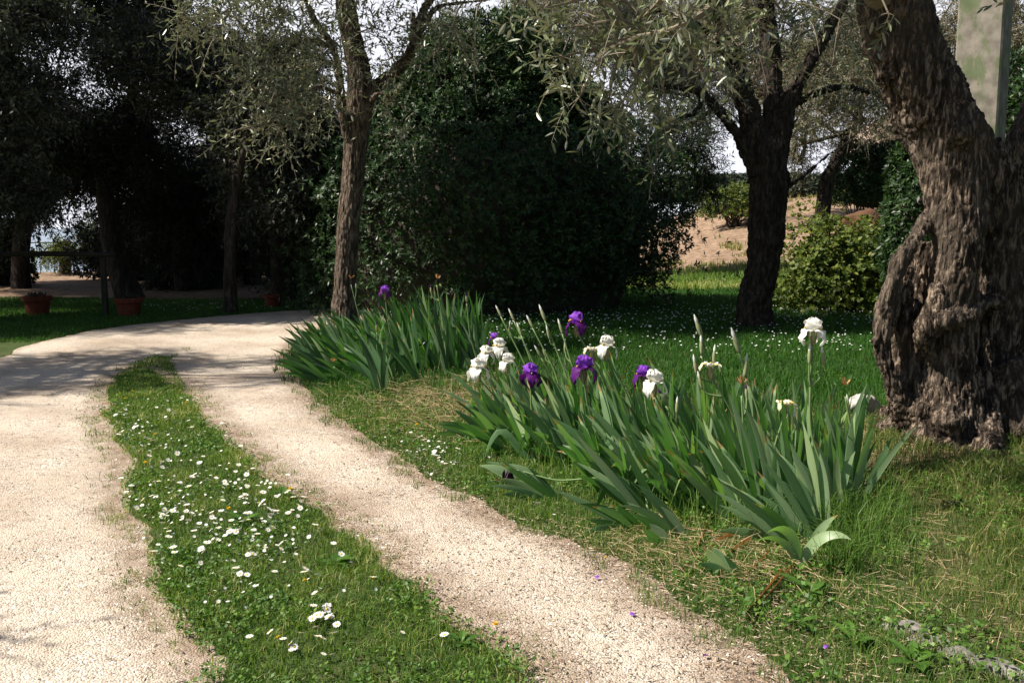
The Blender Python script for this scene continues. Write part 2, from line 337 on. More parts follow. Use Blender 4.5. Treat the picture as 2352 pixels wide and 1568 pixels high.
M['dandelion'] = leafmat('dandelion_petal', [(0, (.82, .52, .01)), (1, (.90, .66, .03))], rough=.6, tr=.1, spec=.2, trc=(1, 1, 1))
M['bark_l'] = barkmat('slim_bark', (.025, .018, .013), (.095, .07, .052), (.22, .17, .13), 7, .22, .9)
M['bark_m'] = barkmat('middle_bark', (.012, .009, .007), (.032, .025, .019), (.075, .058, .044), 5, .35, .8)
M['bark_r'] = barkmat('old_bark', (.008, .0055, .004), (.055, .038, .027), (.34, .26, .195), 8, .25, 1.0, spots=(.10, .08, .062))
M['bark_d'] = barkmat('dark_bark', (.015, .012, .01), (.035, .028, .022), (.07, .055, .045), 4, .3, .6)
M['twig'] = plain('twig', (.20, .165, .12), .8)
M['twigd'] = plain('dark_twig', (.05, .04, .03), .85)
M['terra'] = noisy('terracotta', [(.3, (.10, .024, .012)), (.7, (.19, .05, .025))], 14, 5, .8)
M['soil'] = noisy('pot_soil', [(.3, (.03, .02, .015)), (.7, (.08, .055, .035))], 30)
M['wood'] = noisy('weathered_wood', [(.3, (.02, .018, .014)), (.7, (.06, .05, .04))], 12, 5, .85, zsc=.2)
M['stone'] = noisy('pale_stone', [(.32, (.16, .145, .12)), (.48, (.42, .40, .36)), (.7, (.64, .62, .57))], 16, 12, .9, .9, .03)
M['greystone'] = noisy('grey_stone', [(.3, (.07, .065, .055)), (.5, (.20, .185, .16)), (.72, (.38, .355, .31))], 11, 8, .95, .8, .03)
M['rustrock'] = noisy('rust_rock', [(.3, (.07, .035, .02)), (.6, (.17, .09, .05)), (.8, (.25, .16, .10))], 3, 8, .95, .8, .05)
def concretemat():
    m, t, b = newmat('mossy_concrete'); tc = nd(t, 'ShaderNodeTexCoord')
    n = nd(t, 'ShaderNodeTexNoise'); n.inputs['Scale'].default_value = 7; n.inputs['Detail'].default_value = 8; t.links.new(tc.outputs['Object'], n.inputs['Vector'])
    r = ramp(t, [(.3, (.12, .105, .085)), (.7, (.27, .24, .20))]); t.links.new(n.outputs[0], r.inputs[0])
    mp = nd(t, 'ShaderNodeMapping'); mp.inputs['Scale'].default_value = (2.4, 2.4, 1.1); t.links.new(tc.outputs['Object'], mp.inputs[0])
    q = nd(t, 'ShaderNodeTexNoise'); q.inputs['Scale'].default_value = 2.6; q.inputs['Detail'].default_value = 12; q.inputs['Roughness'].default_value = .7; t.links.new(mp.outputs[0], q.inputs['Vector'])
    rq = ramp(t, [(.50, (0, 0, 0)), (.60, (.75, .75, .75))]); t.links.new(q.outputs[0], rq.inputs[0])
    c = mixc(t, rq.outputs[0], r.outputs[0], (.085, .125, .045)); t.links.new(c, b.inputs['Base Color'])
    b.inputs['Roughness'].default_value = .95
    bp = nd(t, 'ShaderNodeBump'); bp.inputs['Strength'].default_value = .4; bp.inputs['Distance'].default_value = .01
    t.links.new(n.outputs[0], bp.inputs['Height']); t.links.new(bp.outputs[0], b.inputs['Normal']); return m
M['concrete'] = concretemat()

# ------------------------------------------------ ground, drive, strip, water
OUT = [G(u, v) for u, v in [(0, 828), (60, 800), (140, 780), (250, 757), (400, 737), (560, 722), (700, 715), (765, 712)]]
outer = [np.array(p) for p in [(-3.1, -5, 0), (-3.6, -1, 0), (-4.3, 3, 0), (-5.0, 7, 0)]]+OUT+[np.array([-.8, 18.2, 0]), np.array([1.2, 19.0, 0])]
INN = [G(u, v) for u, v in [(1850, 1600), (1766, 1510), (1676, 1447), (1576, 1400), (1486, 1337), (1416, 1292), (1301, 1247), (1206, 1212), (1150, 1185), (1061, 1134), (981, 1097), (926, 1062), (871, 1024), (811, 980), (746, 939), (701, 902), (672, 859), (662, 820), (676, 790), (722, 765), (760, 752)]]
inner = [np.array(p) for p in [(1.0, -5, 0), (1.05, -1, 0), (1.0, 1.6, 0)]]+INN+[np.array([-1.2, 15.3, 0]), np.array([1.2, 16.4, 0])]
SL = [G(u, v) for u, v in [(480, 1568), (432, 1510), (395, 1425), (352, 1325), (322, 1264), (298, 1209), (280, 1144), (285, 1080), (272, 1045), (246, 1009), (243, 954), (250, 905), (262, 872), (300, 850)]]
SR = [G(u, v) for u, v in [(1210, 1568), (1126, 1485), (1051, 1425), (996, 1375), (941, 1330), (876, 1274), (826, 1234), (751, 1189), (711, 1159), (630, 1104), (586, 1064), (541, 1024), (490, 974), (450, 934), (420, 902), (380, 870), (345, 850), (305, 848)]]
sl_ = [np.array([-1.15, -4, 0]), np.array([-1.1, 1.5, 0])]+SL
sr_ = [np.array([.1, -4, 0]), np.array([.12, 1.5, 0])]+SR
def resample(pts, n, jit=0., seed=0):
    c = cat(pts, 400); d = np.concatenate([[0], np.cumsum(np.linalg.norm(np.diff(c, axis=0), axis=1))]); t = np.linspace(0, d[-1], n)
    r = np.stack([np.interp(t, d, c[:, k]) for k in range(3)], 1)
    if jit:
        T = norm(np.gradient(r, axis=0)); Nn = np.stack([-T[:, 1], T[:, 0], 0*T[:, 0]], 1)
        r = r+Nn*((fbm(np.stack([t*3.3, 0*t, 0*t+seed], -1), 6, seed)-.5)*2*jit)[:, None]
    return r
eo, ei = resample(outer, 900, .06, 3), resample(inner, 900, .07, 5)
esl, esr = resample(sl_, 700, .08, 8), resample(sr_, 700, .08, 9)
POLY_DRIVE = np.vstack([eo, ei[::-1]]); POLY_STRIP = np.vstack([esl, esr[::-1]])
def dist_poly(x, y, e):          # distance to a polyline (coarse, chunked)
    e = e[::3]; out = np.full(x.shape, 1e9)
    for q in e: out = np.minimum(out, (x-q[0])**2+(y-q[1])**2)
    return np.sqrt(out)

def axis(lo, hi, f0, f1, st):
    a = list(np.arange(f0, f1, st)); s_ = st; x = a[-1]
    while x < hi: s_ *= 1.18; x += s_; a.append(x)
    s_ = st; x = a[0]
    while x > lo: s_ *= 1.18; x -= s_; a.insert(0, x)
    return np.array(a)
def sheet(X, Y, Z, var, name, mat, flip=False):
    ny, nx = X.shape; A = Acc(); i = np.arange(ny-1)[:, None]*nx; j = np.arange(nx-1)[None]
    F = np.stack([i+j, i+j+1, i+nx+j+1, i+nx+j], -1).reshape(-1, 4)
    if flip: F = F[:, ::-1]
    A.add(np.stack([X, Y, Z], -1).reshape(-1, 3), F, var.reshape(-1)); return A.build(name, mat, smooth=True)
ax = axis(-450, 450, -9, 12, .12); ay = axis(-60, 500, 2, 30, .12)
X, Y = np.meshgrid(ax, ay); Z = H(X, Y)-.004
# surface kinds: dry soil near big olive and right foreground, straw patch, pink slope, brown ground far left
def soilmap(x, y):
    s = .55*np.exp(-(((x-.45-(y-7.5)*-.45)/1.0)**2+((y-8.0)/1.6)**2))*1.3         # straw patch between clumps
    s = np.maximum(s, .26*sst(1.2, 2.0, x)*(1-sst(5.6, 7.4, y))*(n2(x, y, 1.3, 5)*1.3))
    s = np.maximum(s, .62*np.exp(-(((x-3.0)/1.5)**2+((y-6.2)/.8)**2)))
    pink = sst(26.2, 28.0, y+1.5*(n2(x, y, .5, 2)-.5))*sst(2.0, 4, x)*(1-sst(70, 90, y)); s = np.maximum(s, pink)
    brown = sst(18.9, 20.5, y+.8*n2(x, y, .4, 4))*(1-sst(-4, 0, x)); s = np.maximum(s, .95*brown)
    strip = np.exp(-((y-22.6-.1*x)/.55)**2)*sst(1, 3, x)*.6; s = np.maximum(s, strip)
    return np.clip(s, 0, 1)
sheet(X, Y, Z, soilmap(X, Y), 'ground', M['ground']); bpy.data.objects['ground']['kind'] = 'structure'
s_ = np.linspace(0, 1, 44)[None, :, None]; Q = eo[:, None]*(1-s_)+ei[:, None]*s_
Wd = np.linalg.norm(ei-eo, axis=1)[:, None]; s1 = s_[..., 0]
ed = np.minimum(s1, 1-s1)*Wd
QZ = H(Q[..., 0], Q[..., 1])+.008+.012*(n2(Q[..., 0], Q[..., 1], 1.7, 3)-.3)*np.minimum(ed*4, 1)
dstrip = np.minimum(dist_poly(Q[..., 0], Q[..., 1], esl), dist_poly(Q[..., 0], Q[..., 1], esr)*.75)
dirt = np.maximum(np.exp(-(((1-s1)*Wd)/.34)**2), np.exp(-(dstrip/.2)**2)*.9)
dirt = np.maximum(dirt, np.exp(-((s1*Wd)/.15)**2)*.7)
o = sheet(Q[..., 0], Q[..., 1], QZ, dirt, 'gravel_path', M['gravel'], flip=False); o['kind'] = 'structure'
s_ = np.linspace(0, 1, 22)[None, :, None]; Q = esl[:, None]*(1-s_)+esr[:, None]*s_; s1 = s_[..., 0]
QZ = H(Q[..., 0], Q[..., 1])+.022*np.sin(s1*math.pi)**.6*np.minimum(np.linalg.norm(esr-esl, axis=1)[:, None]/.5, 1)+.010*(n2(Q[..., 0], Q[..., 1], 3, 3)-.3)*np.sin(s1*math.pi)
o = sheet(Q[..., 0], Q[..., 1], QZ+.004, .06+0*QZ, 'median_ground', M['ground']); o['kind'] = 'structure'
def HS(x, y):
    return H(x, y)+.020*pip(x, y, POLY_STRIP)
A = Acc(); A.add([(-9000, 100, -40), (9000, 100, -40), (9000, 15000, -40), (-9000, 15000, -40)], np.array([[0, 1, 2, 3]]), 0)
m, t, b = newmat('water'); b.inputs['Base Color'].default_value = (.10, .17, .24, 1); b.inputs['Roughness'].default_value = .25
nn = nd(t, 'ShaderNodeTexNoise'); nn.inputs['Scale'].default_value = .2; bp = nd(t, 'ShaderNodeBump'); bp.inputs['Strength'].default_value = .3
tc = nd(t, 'ShaderNodeTexCoord'); t.links.new(tc.outputs['Object'], nn.inputs['Vector']); t.links.new(nn.outputs[0], bp.inputs['Height']); t.links.new(bp.outputs[0], b.inputs['Normal'])
A.build('water', m)['kind'] = 'structure'

# ------------------------------------------------ trees
def voro(p, s=0):
    i0 = np.floor(p).astype(np.int64); f1 = np.full(len(p), 9.); f2 = np.full(len(p), 9.)
    for a in (-1, 0, 1):
        for b in (-1, 0, 1):
            for c in (-1, 0, 1):
                j = i0+[a, b, c]; q = j+np.stack([_h(j[:, 0], j[:, 1], j[:, 2], s+k) for k in range(3)], 1)
                d_ = ((p-q)**2).sum(1); f2 = np.minimum(f2, np.maximum(f1, d_)); f1 = np.minimum(f1, d_)
    return np.sqrt(f2)-np.sqrt(f1)
def smooth_trunk(name, A, mat, parent, voxel, disp, fr=(9, 9, 2.2), coarse=0.0):
    o = A.build(name, mat, parent, smooth=True)
    md = o.modifiers.new('r', 'REMESH'); md.mode = 'VOXEL'; md.voxel_size = voxel; md.use_smooth_shade = True
    dg = bpy.context.evaluated_depsgraph_get(); me = bpy.data.meshes.new_from_object(o.evaluated_get(dg))
    o.modifiers.clear(); old = o.data; o.data = me; bpy.data.meshes.remove(old)
    n = len(me.vertices); V = np.empty(n*3, np.float32); me.vertices.foreach_get('co', V); V = V.reshape(-1, 3)
    Nn = np.empty(n*3, np.float32); me.vertex_normals.foreach_get('vector', Nn); Nn = Nn.reshape(-1, 3)
    p = V*np.array(fr)+fbm(V*3.0, 2, 9)[:, None]*1.1
    rid = 1-np.abs(fbm(p, 3, 4)*2-1)*1.0
    cr = voro(p*1.25+fbm(V*14, 2, 3)[:, None]*.5, 2); q = (np.minimum(cr*2.6, 1)-.6)*disp*.8+(rid-.75)*disp*1.1+coarse*(fbm(V*np.array([4, 4, 2.2]), 2, 6)-.5)*2+disp*.7*(fbm(V*np.array([26, 26, 9]), 2, 8)-.5)
    V = V+Nn*q[:, None]; me.vertices.foreach_set('co', V.astype(np.float32).ravel())
    me.polygons.foreach_set('use_smooth', np.ones(len(me.polygons), bool)); me.update()
    if not me.materials: me.materials.append(mat)
    return o
def px(pts):   # (u,v,d,r) list
    return [P(u, v, d) for u, v, d, r in pts], [r for *_, r in pts]
def crown(AL, AB, limbs, blobs, ll=.055, lw=.014, per=9, tl=.45, droop=.35, hexa=False, twr=.004, sub=8, varb=0., branch_r=.022, spread=1.0, seed=1):
    r = np.random.default_rng(seed); LP = np.vstack([cat(l, 24) for l in limbs])
    for (c, rad, nl) in blobs:
        c = np.asarray(c, float); rad = np.broadcast_to(np.asarray(rad, float), (3,))
        i = np.argmin(((LP-c)**2).sum(1)); st = LP[i]; dd = np.linalg.norm(c-st)
        if dd > .15:
            mid = (st+c)/2+r.normal(size=3)*dd*.12+np.array([0, 0, dd*.08])
            AB.tube([st, mid, c], [branch_r*min(1.6, .6+dd*.4), branch_r*.8, branch_r*.45], 5, 9, wob=.15)
        T = max(3, int(nl/per))
        S = c+rvec(T, r)*(r.random((T, 1))**.5)*rad*.72
        D = norm((S-c)/rad+rvec(T, r)*.75*spread+np.array([0, 0, .1])); L = tl*(.5+r.random(T)*.8); g = droop*(.4+r.random(T)*1.2)
        AB.twigs(S, D, L, g, twr, 5)
        ns = min(T, sub*3); k = r.choice(T, ns, replace=False); vec = S[k]-c
        AB.twigs(np.repeat(c[None], ns, 0), norm(vec), np.linalg.norm(vec, axis=1), np.zeros(ns)+.02, np.full(ns, branch_r*.32), 4)
        s = (np.arange(per)+.6)/per
        Cc = S[:, None]+D[:, None]*s[None, :, None]*L[:, None, None]+np.array([0, 0, -1.])*(s**2)[None, :, None]*(g*L)[:, None, None]
        Tn = norm(D[:, None]+np.array([0, 0, -1.])*(2*s[None, :, None]*g[:, None, None]))
        Rv = rvec(T, r)[:, None]; sd = norm(np.cross(Tn, Rv+0*Tn)); sgn = np.where(np.arange(per) % 2, 1, -1)[None, :, None]
        Dl = norm(Tn*.75+sd*sgn*.75+r.normal(size=Cc.shape)*.28)
        Nl = norm(np.array([0, 0, 1.])+r.normal(size=Cc.shape)*.6)
        n = T*per; sz = .7+.6*r.random(n)
        AL.leaves(Cc.reshape(-1, 3), Dl.reshape(-1, 3), Nl.reshape(-1, 3), ll*sz, lw*sz, np.clip(r.random(n)*.9+varb, 0, 1), hexa)
def fillblobs(box, n, rad, nl, seed, flat=.75):
    """random blob centres in an ellipsoid (c, semi-axes)"""
    r = np.random.default_rng(seed); c, ax_ = np.array(box[0], float), np.array(box[1], float)
    p = c+rvec(n, r)*(r.random((n, 1))**.45)*ax_
    return [(q, (rad*(.7+.6*r.random()),)*2+(rad*flat,), int(nl*(.6+.8*r.random()))) for q in p]

# --- big twisted olive on the right
base = P(2240, 1010, 6.6); base[2] = H(base[0], base[1])
T_r = thing('olive_tree', base, 'huge twisted old olive tree with a hollow gnarled trunk at the right edge', 'tree')
A = Acc(); d = 6.7
Am, Ar = px([(2172, 1040, 6.5, .36), (2176, 965, 6.5, .26), (2186, 860, 6.5, .185), (2188, 757, 6.5, .155), (2190, 650, 6.5, .155), (2198, 550, 6.5, .165), (2204, 444, 6.55, .20), (2192, 350, 6.65, .25), (2145, 255, 6.7, .255), (2090, 165, d, .225), (2055, 70, d, .205), (2040, -30, d, .20), (2070, -160, d, .17), (2150, -330, d, .12)])
A.tube(Am, Ar, 18, 70, wob=.22, seed=2)
G1, G2 = px([(2262, 1030, 7.0, .34), (2262, 860, 7.0, .26), (2262, 600, 7.0, .24), (2265, 440, 7.0, .24), (2235, 345, 6.9, .20)]); A.tube(G1, G2, 14, 50, wob=.2, seed=12)
B1, B2 = px([(2350, 1040, 7.15, .45), (2345, 900, 7.15, .38), (2340, 720, 7.15, .36), (2330, 560, 7.15, .31), (2318, 430, 7.1, .19), (2345, 330, 7.0, .13), (2392, 225, 7, .115), (2440, 130, 7, .105), (2520, -20, 7.1, .11), (2600, -250, 7.2, .08)])
A.tube(B1, B2, 16, 60, wob=.22, seed=5)
C1, C2 = px([(2105, 990, 6.55, .10), (2075, 930, 6.5, .085), (2045, 870, 6.47, .085), (2025, 790, 6.45, .08), (2040, 700, 6.45, .07), (2062, 610, 6.45, .065), (2098, 545, 6.48, .06), (2150, 490, 6.55, .06)])
A.tube(C1, C2, 12, 50, wob=.4, seed=7)
E1, E2 = px([(2140, 1010, 6.75, .19), (2095, 850, 6.78, .15), (2092, 700, 6.78, .14), (2135, 560, 6.78, .12)])   # back wall of the hollow
A.tube(E1, E2, 10, 40, wob=.3, seed=8)
F1, F2 = px([(2135, 775, 6.40, .035), (2160, 735, 6.36, .06), (2200, 728, 6.36, .065), (2250, 705, 6.48, .065), (2290, 690, 6.75, .05)])
A.tube(F1, F2, 10, 24, wob=.3, seed=9)
F1, F2 = px([(2150, 660, 6.42, .035), (2150, 700, 6.38, .045), (2118, 765, 6.36, .04), (2130, 800, 6.42, .04), (2150, 850, 6.48, .04)])
K1, K2 = px([(2140, 960, 6.5, .09), (2100, 870, 6.5, .06), (2078, 780, 6.52, .045), (2075, 690, 6.54, .04), (2088, 610, 6.56, .035)]); A.tube(K1, K2, 8, 30, wob=.3, seed=14)
A.tube(F1, F2, 8, 20, wob=.3, seed=10)
for (u, v, dd, rr) in [(2203, 312, 6.42, .095), (2032, 175, 6.62, .085), (2012, 783, 6.42, .05), (2020, 60, 6.6, .10), (2120, 940, 6.45, .12), (2180, 960, 6.3, .13), (2290, 900, 6.9, .2), (2060, 880, 6.5, .09), (2110, 280, 6.6, .12)]:
    c = P(u, v, dd); A.tube([c-[0, 0, rr*.8], c, c+[0, 0, rr*.8]], [rr*.55, rr, rr*.5], 10, 8, wob=.2)
for k in range(11):
    a = k/11*2*math.pi+.3*math.sin(k*7); rr = .5+.15*math.sin(k*3.3); b_ = base+[.05, .22, 0]
    A.tube([b_+[math.cos(a)*.22, math.sin(a)*.22, .5], b_+[math.cos(a)*.36, math.sin(a)*.36, .16], b_+[math.cos(a)*rr, math.sin(a)*rr, 0.0], b_+[math.cos(a)*rr*1.25, math.sin(a)*rr*1.25, -.10]], [.14, .12, .10, .05], 8, 14, wob=.3, seed=k)
smooth_trunk('trunk', A, M['bark_r'], T_r, .0110, .022, (24, 24, 5.5), .055)
AL, AB = Acc(), Acc()
# crown: low hanging sprays between camera and trunk, and the mass overhead
limR = []
for pts in [[(2045, -20, 6.7, .12), (1800, -120, 6.2, .07), (1600, -60, 5.7, .035), (1480, 40, 5.4, .012)],
            [(2040, 20, 6.7, .1), (1900, -150, 5.8, .06), (1720, -180, 5.0, .04), (1560, -100, 4.7, .012)],
            [(2060, -150, 6.7, .12), (2150, -300, 6.2, .06), (2300, -250, 5.6, .03)],
            [(1800, -120, 6.2, .05), (1680, -20, 5.9, .03), (1560, 60, 5.6, .012), (1420, 90, 5.5, .006)],
            [(2500, -40, 7.1, .08), (2450, -300, 6.8, .05), (2300, -500, 6.6, .03)]]:
    pts = [(a, b_, c*(.85 if (1500 < a < 1850 and b_ > -190) else 1), e) for a, b_, c, e in pts]; q, r_ = px(pts); AB.tube(q, r_, 6, 20, wob=.15); limR.append(q)
bl = []
for (u, v, dd, rr, n) in [(1330, 60, 5.3, .20, 170), (1420, 40, 5.4, .24, 200), (1290, 130, 5.2, .17, 110), (1330, 225, 5.2, .15, 90), (1400, 215, 5.3, .15, 90), (1450, 250, 5.3, .15, 80), (1500, 150, 5.5, .2, 130),
                          (1560, 40, 5.6, .24, 180), (1640, 90, 5.7, .2, 110), (1540, 270, 5.6, .14, 50), (1720, 20, 5.8, .2, 120), (1800, 30, 6.0, .2, 100), (1370, 130, 5.3, .17, 90), (1470, 70, 5.3, .2, 120), (1610, 160, 5.8, .15, 60),
                          (1890, 30, 6.1, .2, 90), (2040, 30, 5.2, .08, 12), (2330, 20, 5.8, .15, 30), (1250, 20, 5.2, .15, 70), (1700, 110, 5.9, .18, 70), (1180, -60, 5.4, .2, 90),
                          (1900, -260, 6.3, .5, 420), (2100, -350, 6.0, .5, 420), (2350, -350, 6.4, .6, 420), (2050, -600, 7.0, .7, 500), (2400, -700, 7.4, .7, 400), (1350, -200, 5.4, .4, 260)]:
    if v > -100 and 1550 <= u < 2000: dd *= .85; rr *= .92
    bl.append((P(u, v, dd), rr, n))
bl += fillblobs(((1.4, 6.25, 4.9), (1.0, .9, .4)), 40, .42, 1000, 73)  # dense clump added above the frame to shade the upper limb
crown(AL, AB, limR, bl, ll=.066, lw=.0195, per=9, tl=.24, droop=.28, hexa=True, twr=.0022, sub=3, branch_r=.012, seed=3)
# bare drooping shoots
r3 = np.random.default_rng(31); S = np.array([P(u, v, dd) for u, v, dd in zip(r3.uniform(1300, 1950, 34), r3.uniform(-30, 160, 34), r3.uniform(4.7, 5.3, 34))])
AB.twigs(S, norm(rvec(34, r3)+[-.5, 0, .1]), r3.uniform(.15, .40, 34), r3.uniform(.2, .5, 34), .0026, 6)
AL.build('crown', M['olive'], T_r); AB.build('branch', M['twig'], T_r)

# --- middle olive
d = 14.0; base = G(1737, 752); d = base[1]
T_m = thing('olive_tree', base, 'dark forked olive tree standing on the shaded lawn, second trunk from the right', 'tree')
A = Acc()
p_, r_ = px([(1735, 765, d, .42), (1735, 735, d, .27), (1738, 680, d, .235), (1753, 600, d, .235), (1762, 500, d, .27), (1766, 420, d, .275), (1760, 360, d, .27), (1750, 325, d, .22)])
A.tube(p_, r_, 14, 40, wob=.15, seed=3); limM = []
for pts in [[(1745, 345, d, .22), (1722, 270, d, .17), (1700, 190, d-.1, .15), (1672, 110, d-.2, .14), (1640, 40, d-.3, .12), (1600, -60, d-.4, .08)],
            [(1772, 345, d, .18), (1776, 230, d+.1, .13), (1770, 120, d+.2, .14), (1760, 20, d+.2, .11), (1750, -120, d+.2, .07)],
            [(1778, 380, d, .19), (1797, 310, d, .14), (1806, 240, d, .12), (1840, 180, d, .10), (1890, 90, d, .09), (1940, 0, d, .06)],
            [(1735, 400, d-.1, .12), (1700, 320, d-.2, .075), (1660, 265, d-.4, .07), (1610, 215, d-.6, .05), (1550, 200, d-.9, .035), (1480, 200, d-1.2, .02)],
            [(1800, 240, d, .09), (1850, 225, d, .06), (1930, 200, d+.2, .045), (2010, 215, d+.3, .03)],
            [(1800, 440, d-.1, .03), (1850, 400, d-.1, .022), (1905, 355, d, .018), (1960, 320, d, .012)],
            [(1620, 225, d-.6, .035), (1590, 262, d-.6, .03), (1545, 275, d-.7, .015)],
            [(1672, 110, d-.2, .08), (1600, 60, d-.8, .05), (1500, 20, d-1.4, .03)]]:
    q, rr = px(pts); A.tube(q, rr, 10, 30, wob=.12, seed=len(limM)); limM.append(q)
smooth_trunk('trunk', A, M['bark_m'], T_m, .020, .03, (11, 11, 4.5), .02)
AL, AB = Acc(), Acc(); bl = []
for (u, v, dd, rr, n) in [(1480, 220, 13, .55, 550), (1560, 150, 13.2, .6, 700), (1420, 260, 12.6, .4, 300), (1630, 60, 13.4, .6, 650), (1700, 20, 14.2, .5, 500), (1820, 60, 14.2, .5, 550), (1900, 150, 14, .5, 450), (1960, 60, 14.2, .5, 500), (1850, 260, 14, .35, 220), (1600, 300, 13.4, .35, 260), (1520, 330, 13, .35, 200), (1460, 110, 12.8, .5, 500),
                          (1560, -60, 13, .8, 900), (1760, -120, 14, .9, 1000), (1950, -120, 14, .9, 900), (1640, -300, 14, 1.0, 900), (1870, -320, 14, 1.0, 900), (1660, 180, 13.6, .4, 300), (1500, 400, 12.8, .22, 60), (1960, 240, 14.2, .35, 220), (1400, 40, 12.6, .5, 400)]:
    bl.append((P(u, v, dd), rr, n))
crown(AL, AB, limM, bl, ll=.085, lw=.024, per=9, tl=.42, droop=.25, twr=.004, sub=4, branch_r=.02, seed=5)
AL.build('crown', M['olive'], T_m); AB.build('branch', M['twig'], T_m)

# --- slim olive left of centre
base = G(795, 776); d = base[1]
T_l = thing('olive_tree', base, 'slim pale barked olive tree rising from the far iris clump beside the path bend', 'tree')
A = Acc(); limL = []
p_, r_ = px([(794, 790, d, .26), (793, 750, d, .20), (792, 690, d, .165), (795, 600, d, .15), (802, 500, d, .145), (810, 420, d, .15), (817, 340, d, .155), (825, 270, d, .17), (830, 215, d, .175)])
A.tube(p_, r_, 14, 50, wob=.13, seed=4)
for pts in [[(830, 230, d, .165), (822, 150, d, .15), (805, 70, d, .14), (792, 0, d, .13), (780, -100, d, .10), (800, -260, d, .06)],
            [(838, 230, d, .12), (875, 190, d+.1, .08), (925, 150, d+.1, .07), (955, 90, d, .055), (975, 20, d, .05), (1010, -20, d-.2, .035)],
            [(800, 320, d-.1, .07), (785, 250, d-.2, .055), (780, 190, d-.4, .05), (765, 110, d-.6, .045), (730, 60, d-.8, .04), (700, 0, d-1, .035)],
            [(955, 90, d, .045), (985, 40, d-.1, .035), (1010, 15, d-.2, .028), (1080, 5, d-.4, .02), (1130, 0, d-.5, .012)],
            [(785, 220, d-.3, .035), (730, 200, d-.9, .025), (680, 230, d-1.4, .02), (620, 250, d-1.8, .012)],
            [(765, 110, d-.6, .035), (700, 90, d-1.2, .025), (640, 130, d-1.8, .02), (560, 150, d-2.2, .01)],
            [(700, 0, d-1, .03), (620, -10, d-1.6, .02), (540, 40, d-2, .012)],
            [(835, 260, d, .05), (870, 215, d-.2, .03), (905, 235, d-.3, .02), (950, 260, d-.4, .01)],
            [(880, 190, d, .04), (940, 110, d-.2, .03), (950, 30, d-.2, .02)]]:
    q, rr = px(pts); A.tube(q, rr, 9, 28, wob=.12, seed=len(limL)); limL.append(q)
smooth_trunk('trunk', A, M['bark_l'], T_l, .013, .016, (20, 20, 4.5), .012)
AL, AB = Acc(), Acc(); bl = []
for (u, v, dd, rr, n) in [(560, 60, 10.4, .45, 420), (640, 40, 10.8, .5, 480), (700, 90, 11.2, .5, 480), (600, 150, 10.6, .35, 260), (560, 190, 10.3, .25, 130), (640, 210, 10.6, .4, 280), (700, 190, 11, .4, 300), (590, 280, 10.4, .22, 110), (640, 300, 10.6, .25, 120), (700, 260, 11, .3, 180), (740, 140, 11.8, .45, 320), (500, 40, 10.2, .35, 220),
                          (760, 240, 12, .3, 130), (860, 60, 12.5, .4, 240), (900, 130, 12.6, .35, 200), (960, 60, 12.4, .4, 230), (1000, 120, 12.2, .3, 110), (890, 230, 12.4, .3, 130), (1040, 60, 12, .35, 160), (930, 300, 12.2, .25, 70), (540, 300, 10.2, .12, 30), (1090, 140, 12, .25, 70), (660, 340, 10.8, .15, 40),
                          (450, -20, 10.4, .5, 350), (600, -80, 10.8, .7, 650), (800, -60, 12, .7, 600), (1000, -60, 12.4, .6, 400), (700, -260, 11.6, .9, 800), (900, -280, 12.4, .9, 700), (1100, -200, 12.4, .6, 300), (430, 50, 10.6, .3, 160), (760, -450, 12.4, 1., 700)]:
    bl.append((P(u, v, dd), rr, n))
bl = [(c_, r_, int(n_*1.35)) for c_, r_, n_ in bl]+fillblobs(((-3.6, 13.3, 7.4), (3.7, 1.5, 1.1)), 130, .6, 950, 74)  # unseen overhead mass, spread to shade the bush front and middle trunk
AB.tube([P(800, -240, 12.7), [-2.4, 13.0, 6.6], [-3, 13.3, 7.6]], [.07, .06, .03], 7, 12); limL.append([np.array([-2.4, 13.3, 6.6]), np.array([-3, 14.2, 7.6])])
crown(AL, AB, limL, bl, ll=.075, lw=.023, per=8, tl=.40, droop=.25, twr=.0045, sub=4, varb=.1, branch_r=.015, hexa=True, seed=6)
AL.build('crown', M['olive'], T_l); AB.build('branch', M['twig'], T_l)

# --- generic trees: trunk polyline in picture units with distance, crown ellipsoids
def tree(label, trunk, ells, leaf, bark, seed, ll=.09, lw=.034, group=None, twig='twigd', name='tree', tl=.5, loc=None, cat_='tree', tw=.007):
    q, rr = px(trunk) if loc is None else trunk
    b_ = np.array(q[0]); b_[2] = H(b_[0], b_[1]); q[0] = b_-[0, 0, .1]
    T = thing(name, b_, label, cat_, group)
    A = Acc(); C = A.tube(q, rr, 10, 30, wob=.2, seed=seed); limbs = [q]; r = np.random.default_rng(seed)
    blobs = []
    for (c, axs, nb, rad, nl) in ells:
        fb = fillblobs((c, axs), nb, rad, nl, seed+len(blobs)); blobs += fb
        top = np.array(q[-1]); L = [top, (top+np.array(c))/2+r.normal(size=3)*.2, np.array(c)]
        A.tube(L, [rr[-1], rr[-1]*.7, rr[-1]*.4], 7, 12, wob=.15); limbs.append(L)
    A.build('trunk', M[bark], T, smooth=True)
    AL, AB = Acc(), Acc()
    crown(AL, AB, limbs, blobs, ll=ll, lw=lw, per=10, tl=tl, droop=.3, twr=tw, sub=3, branch_r=.035, seed=seed)
    AL.build('crown', M[leaf], T); AB.build('branch', M[twig], T); return T
def el(u, v, d, ru, rv, rd, nb, rad, nl):
    k = d/FPX; return (P(u, v, d), (ru*k, rd, rv*k), nb, rad, nl)
GT = 'trees of the dark grove on the left'
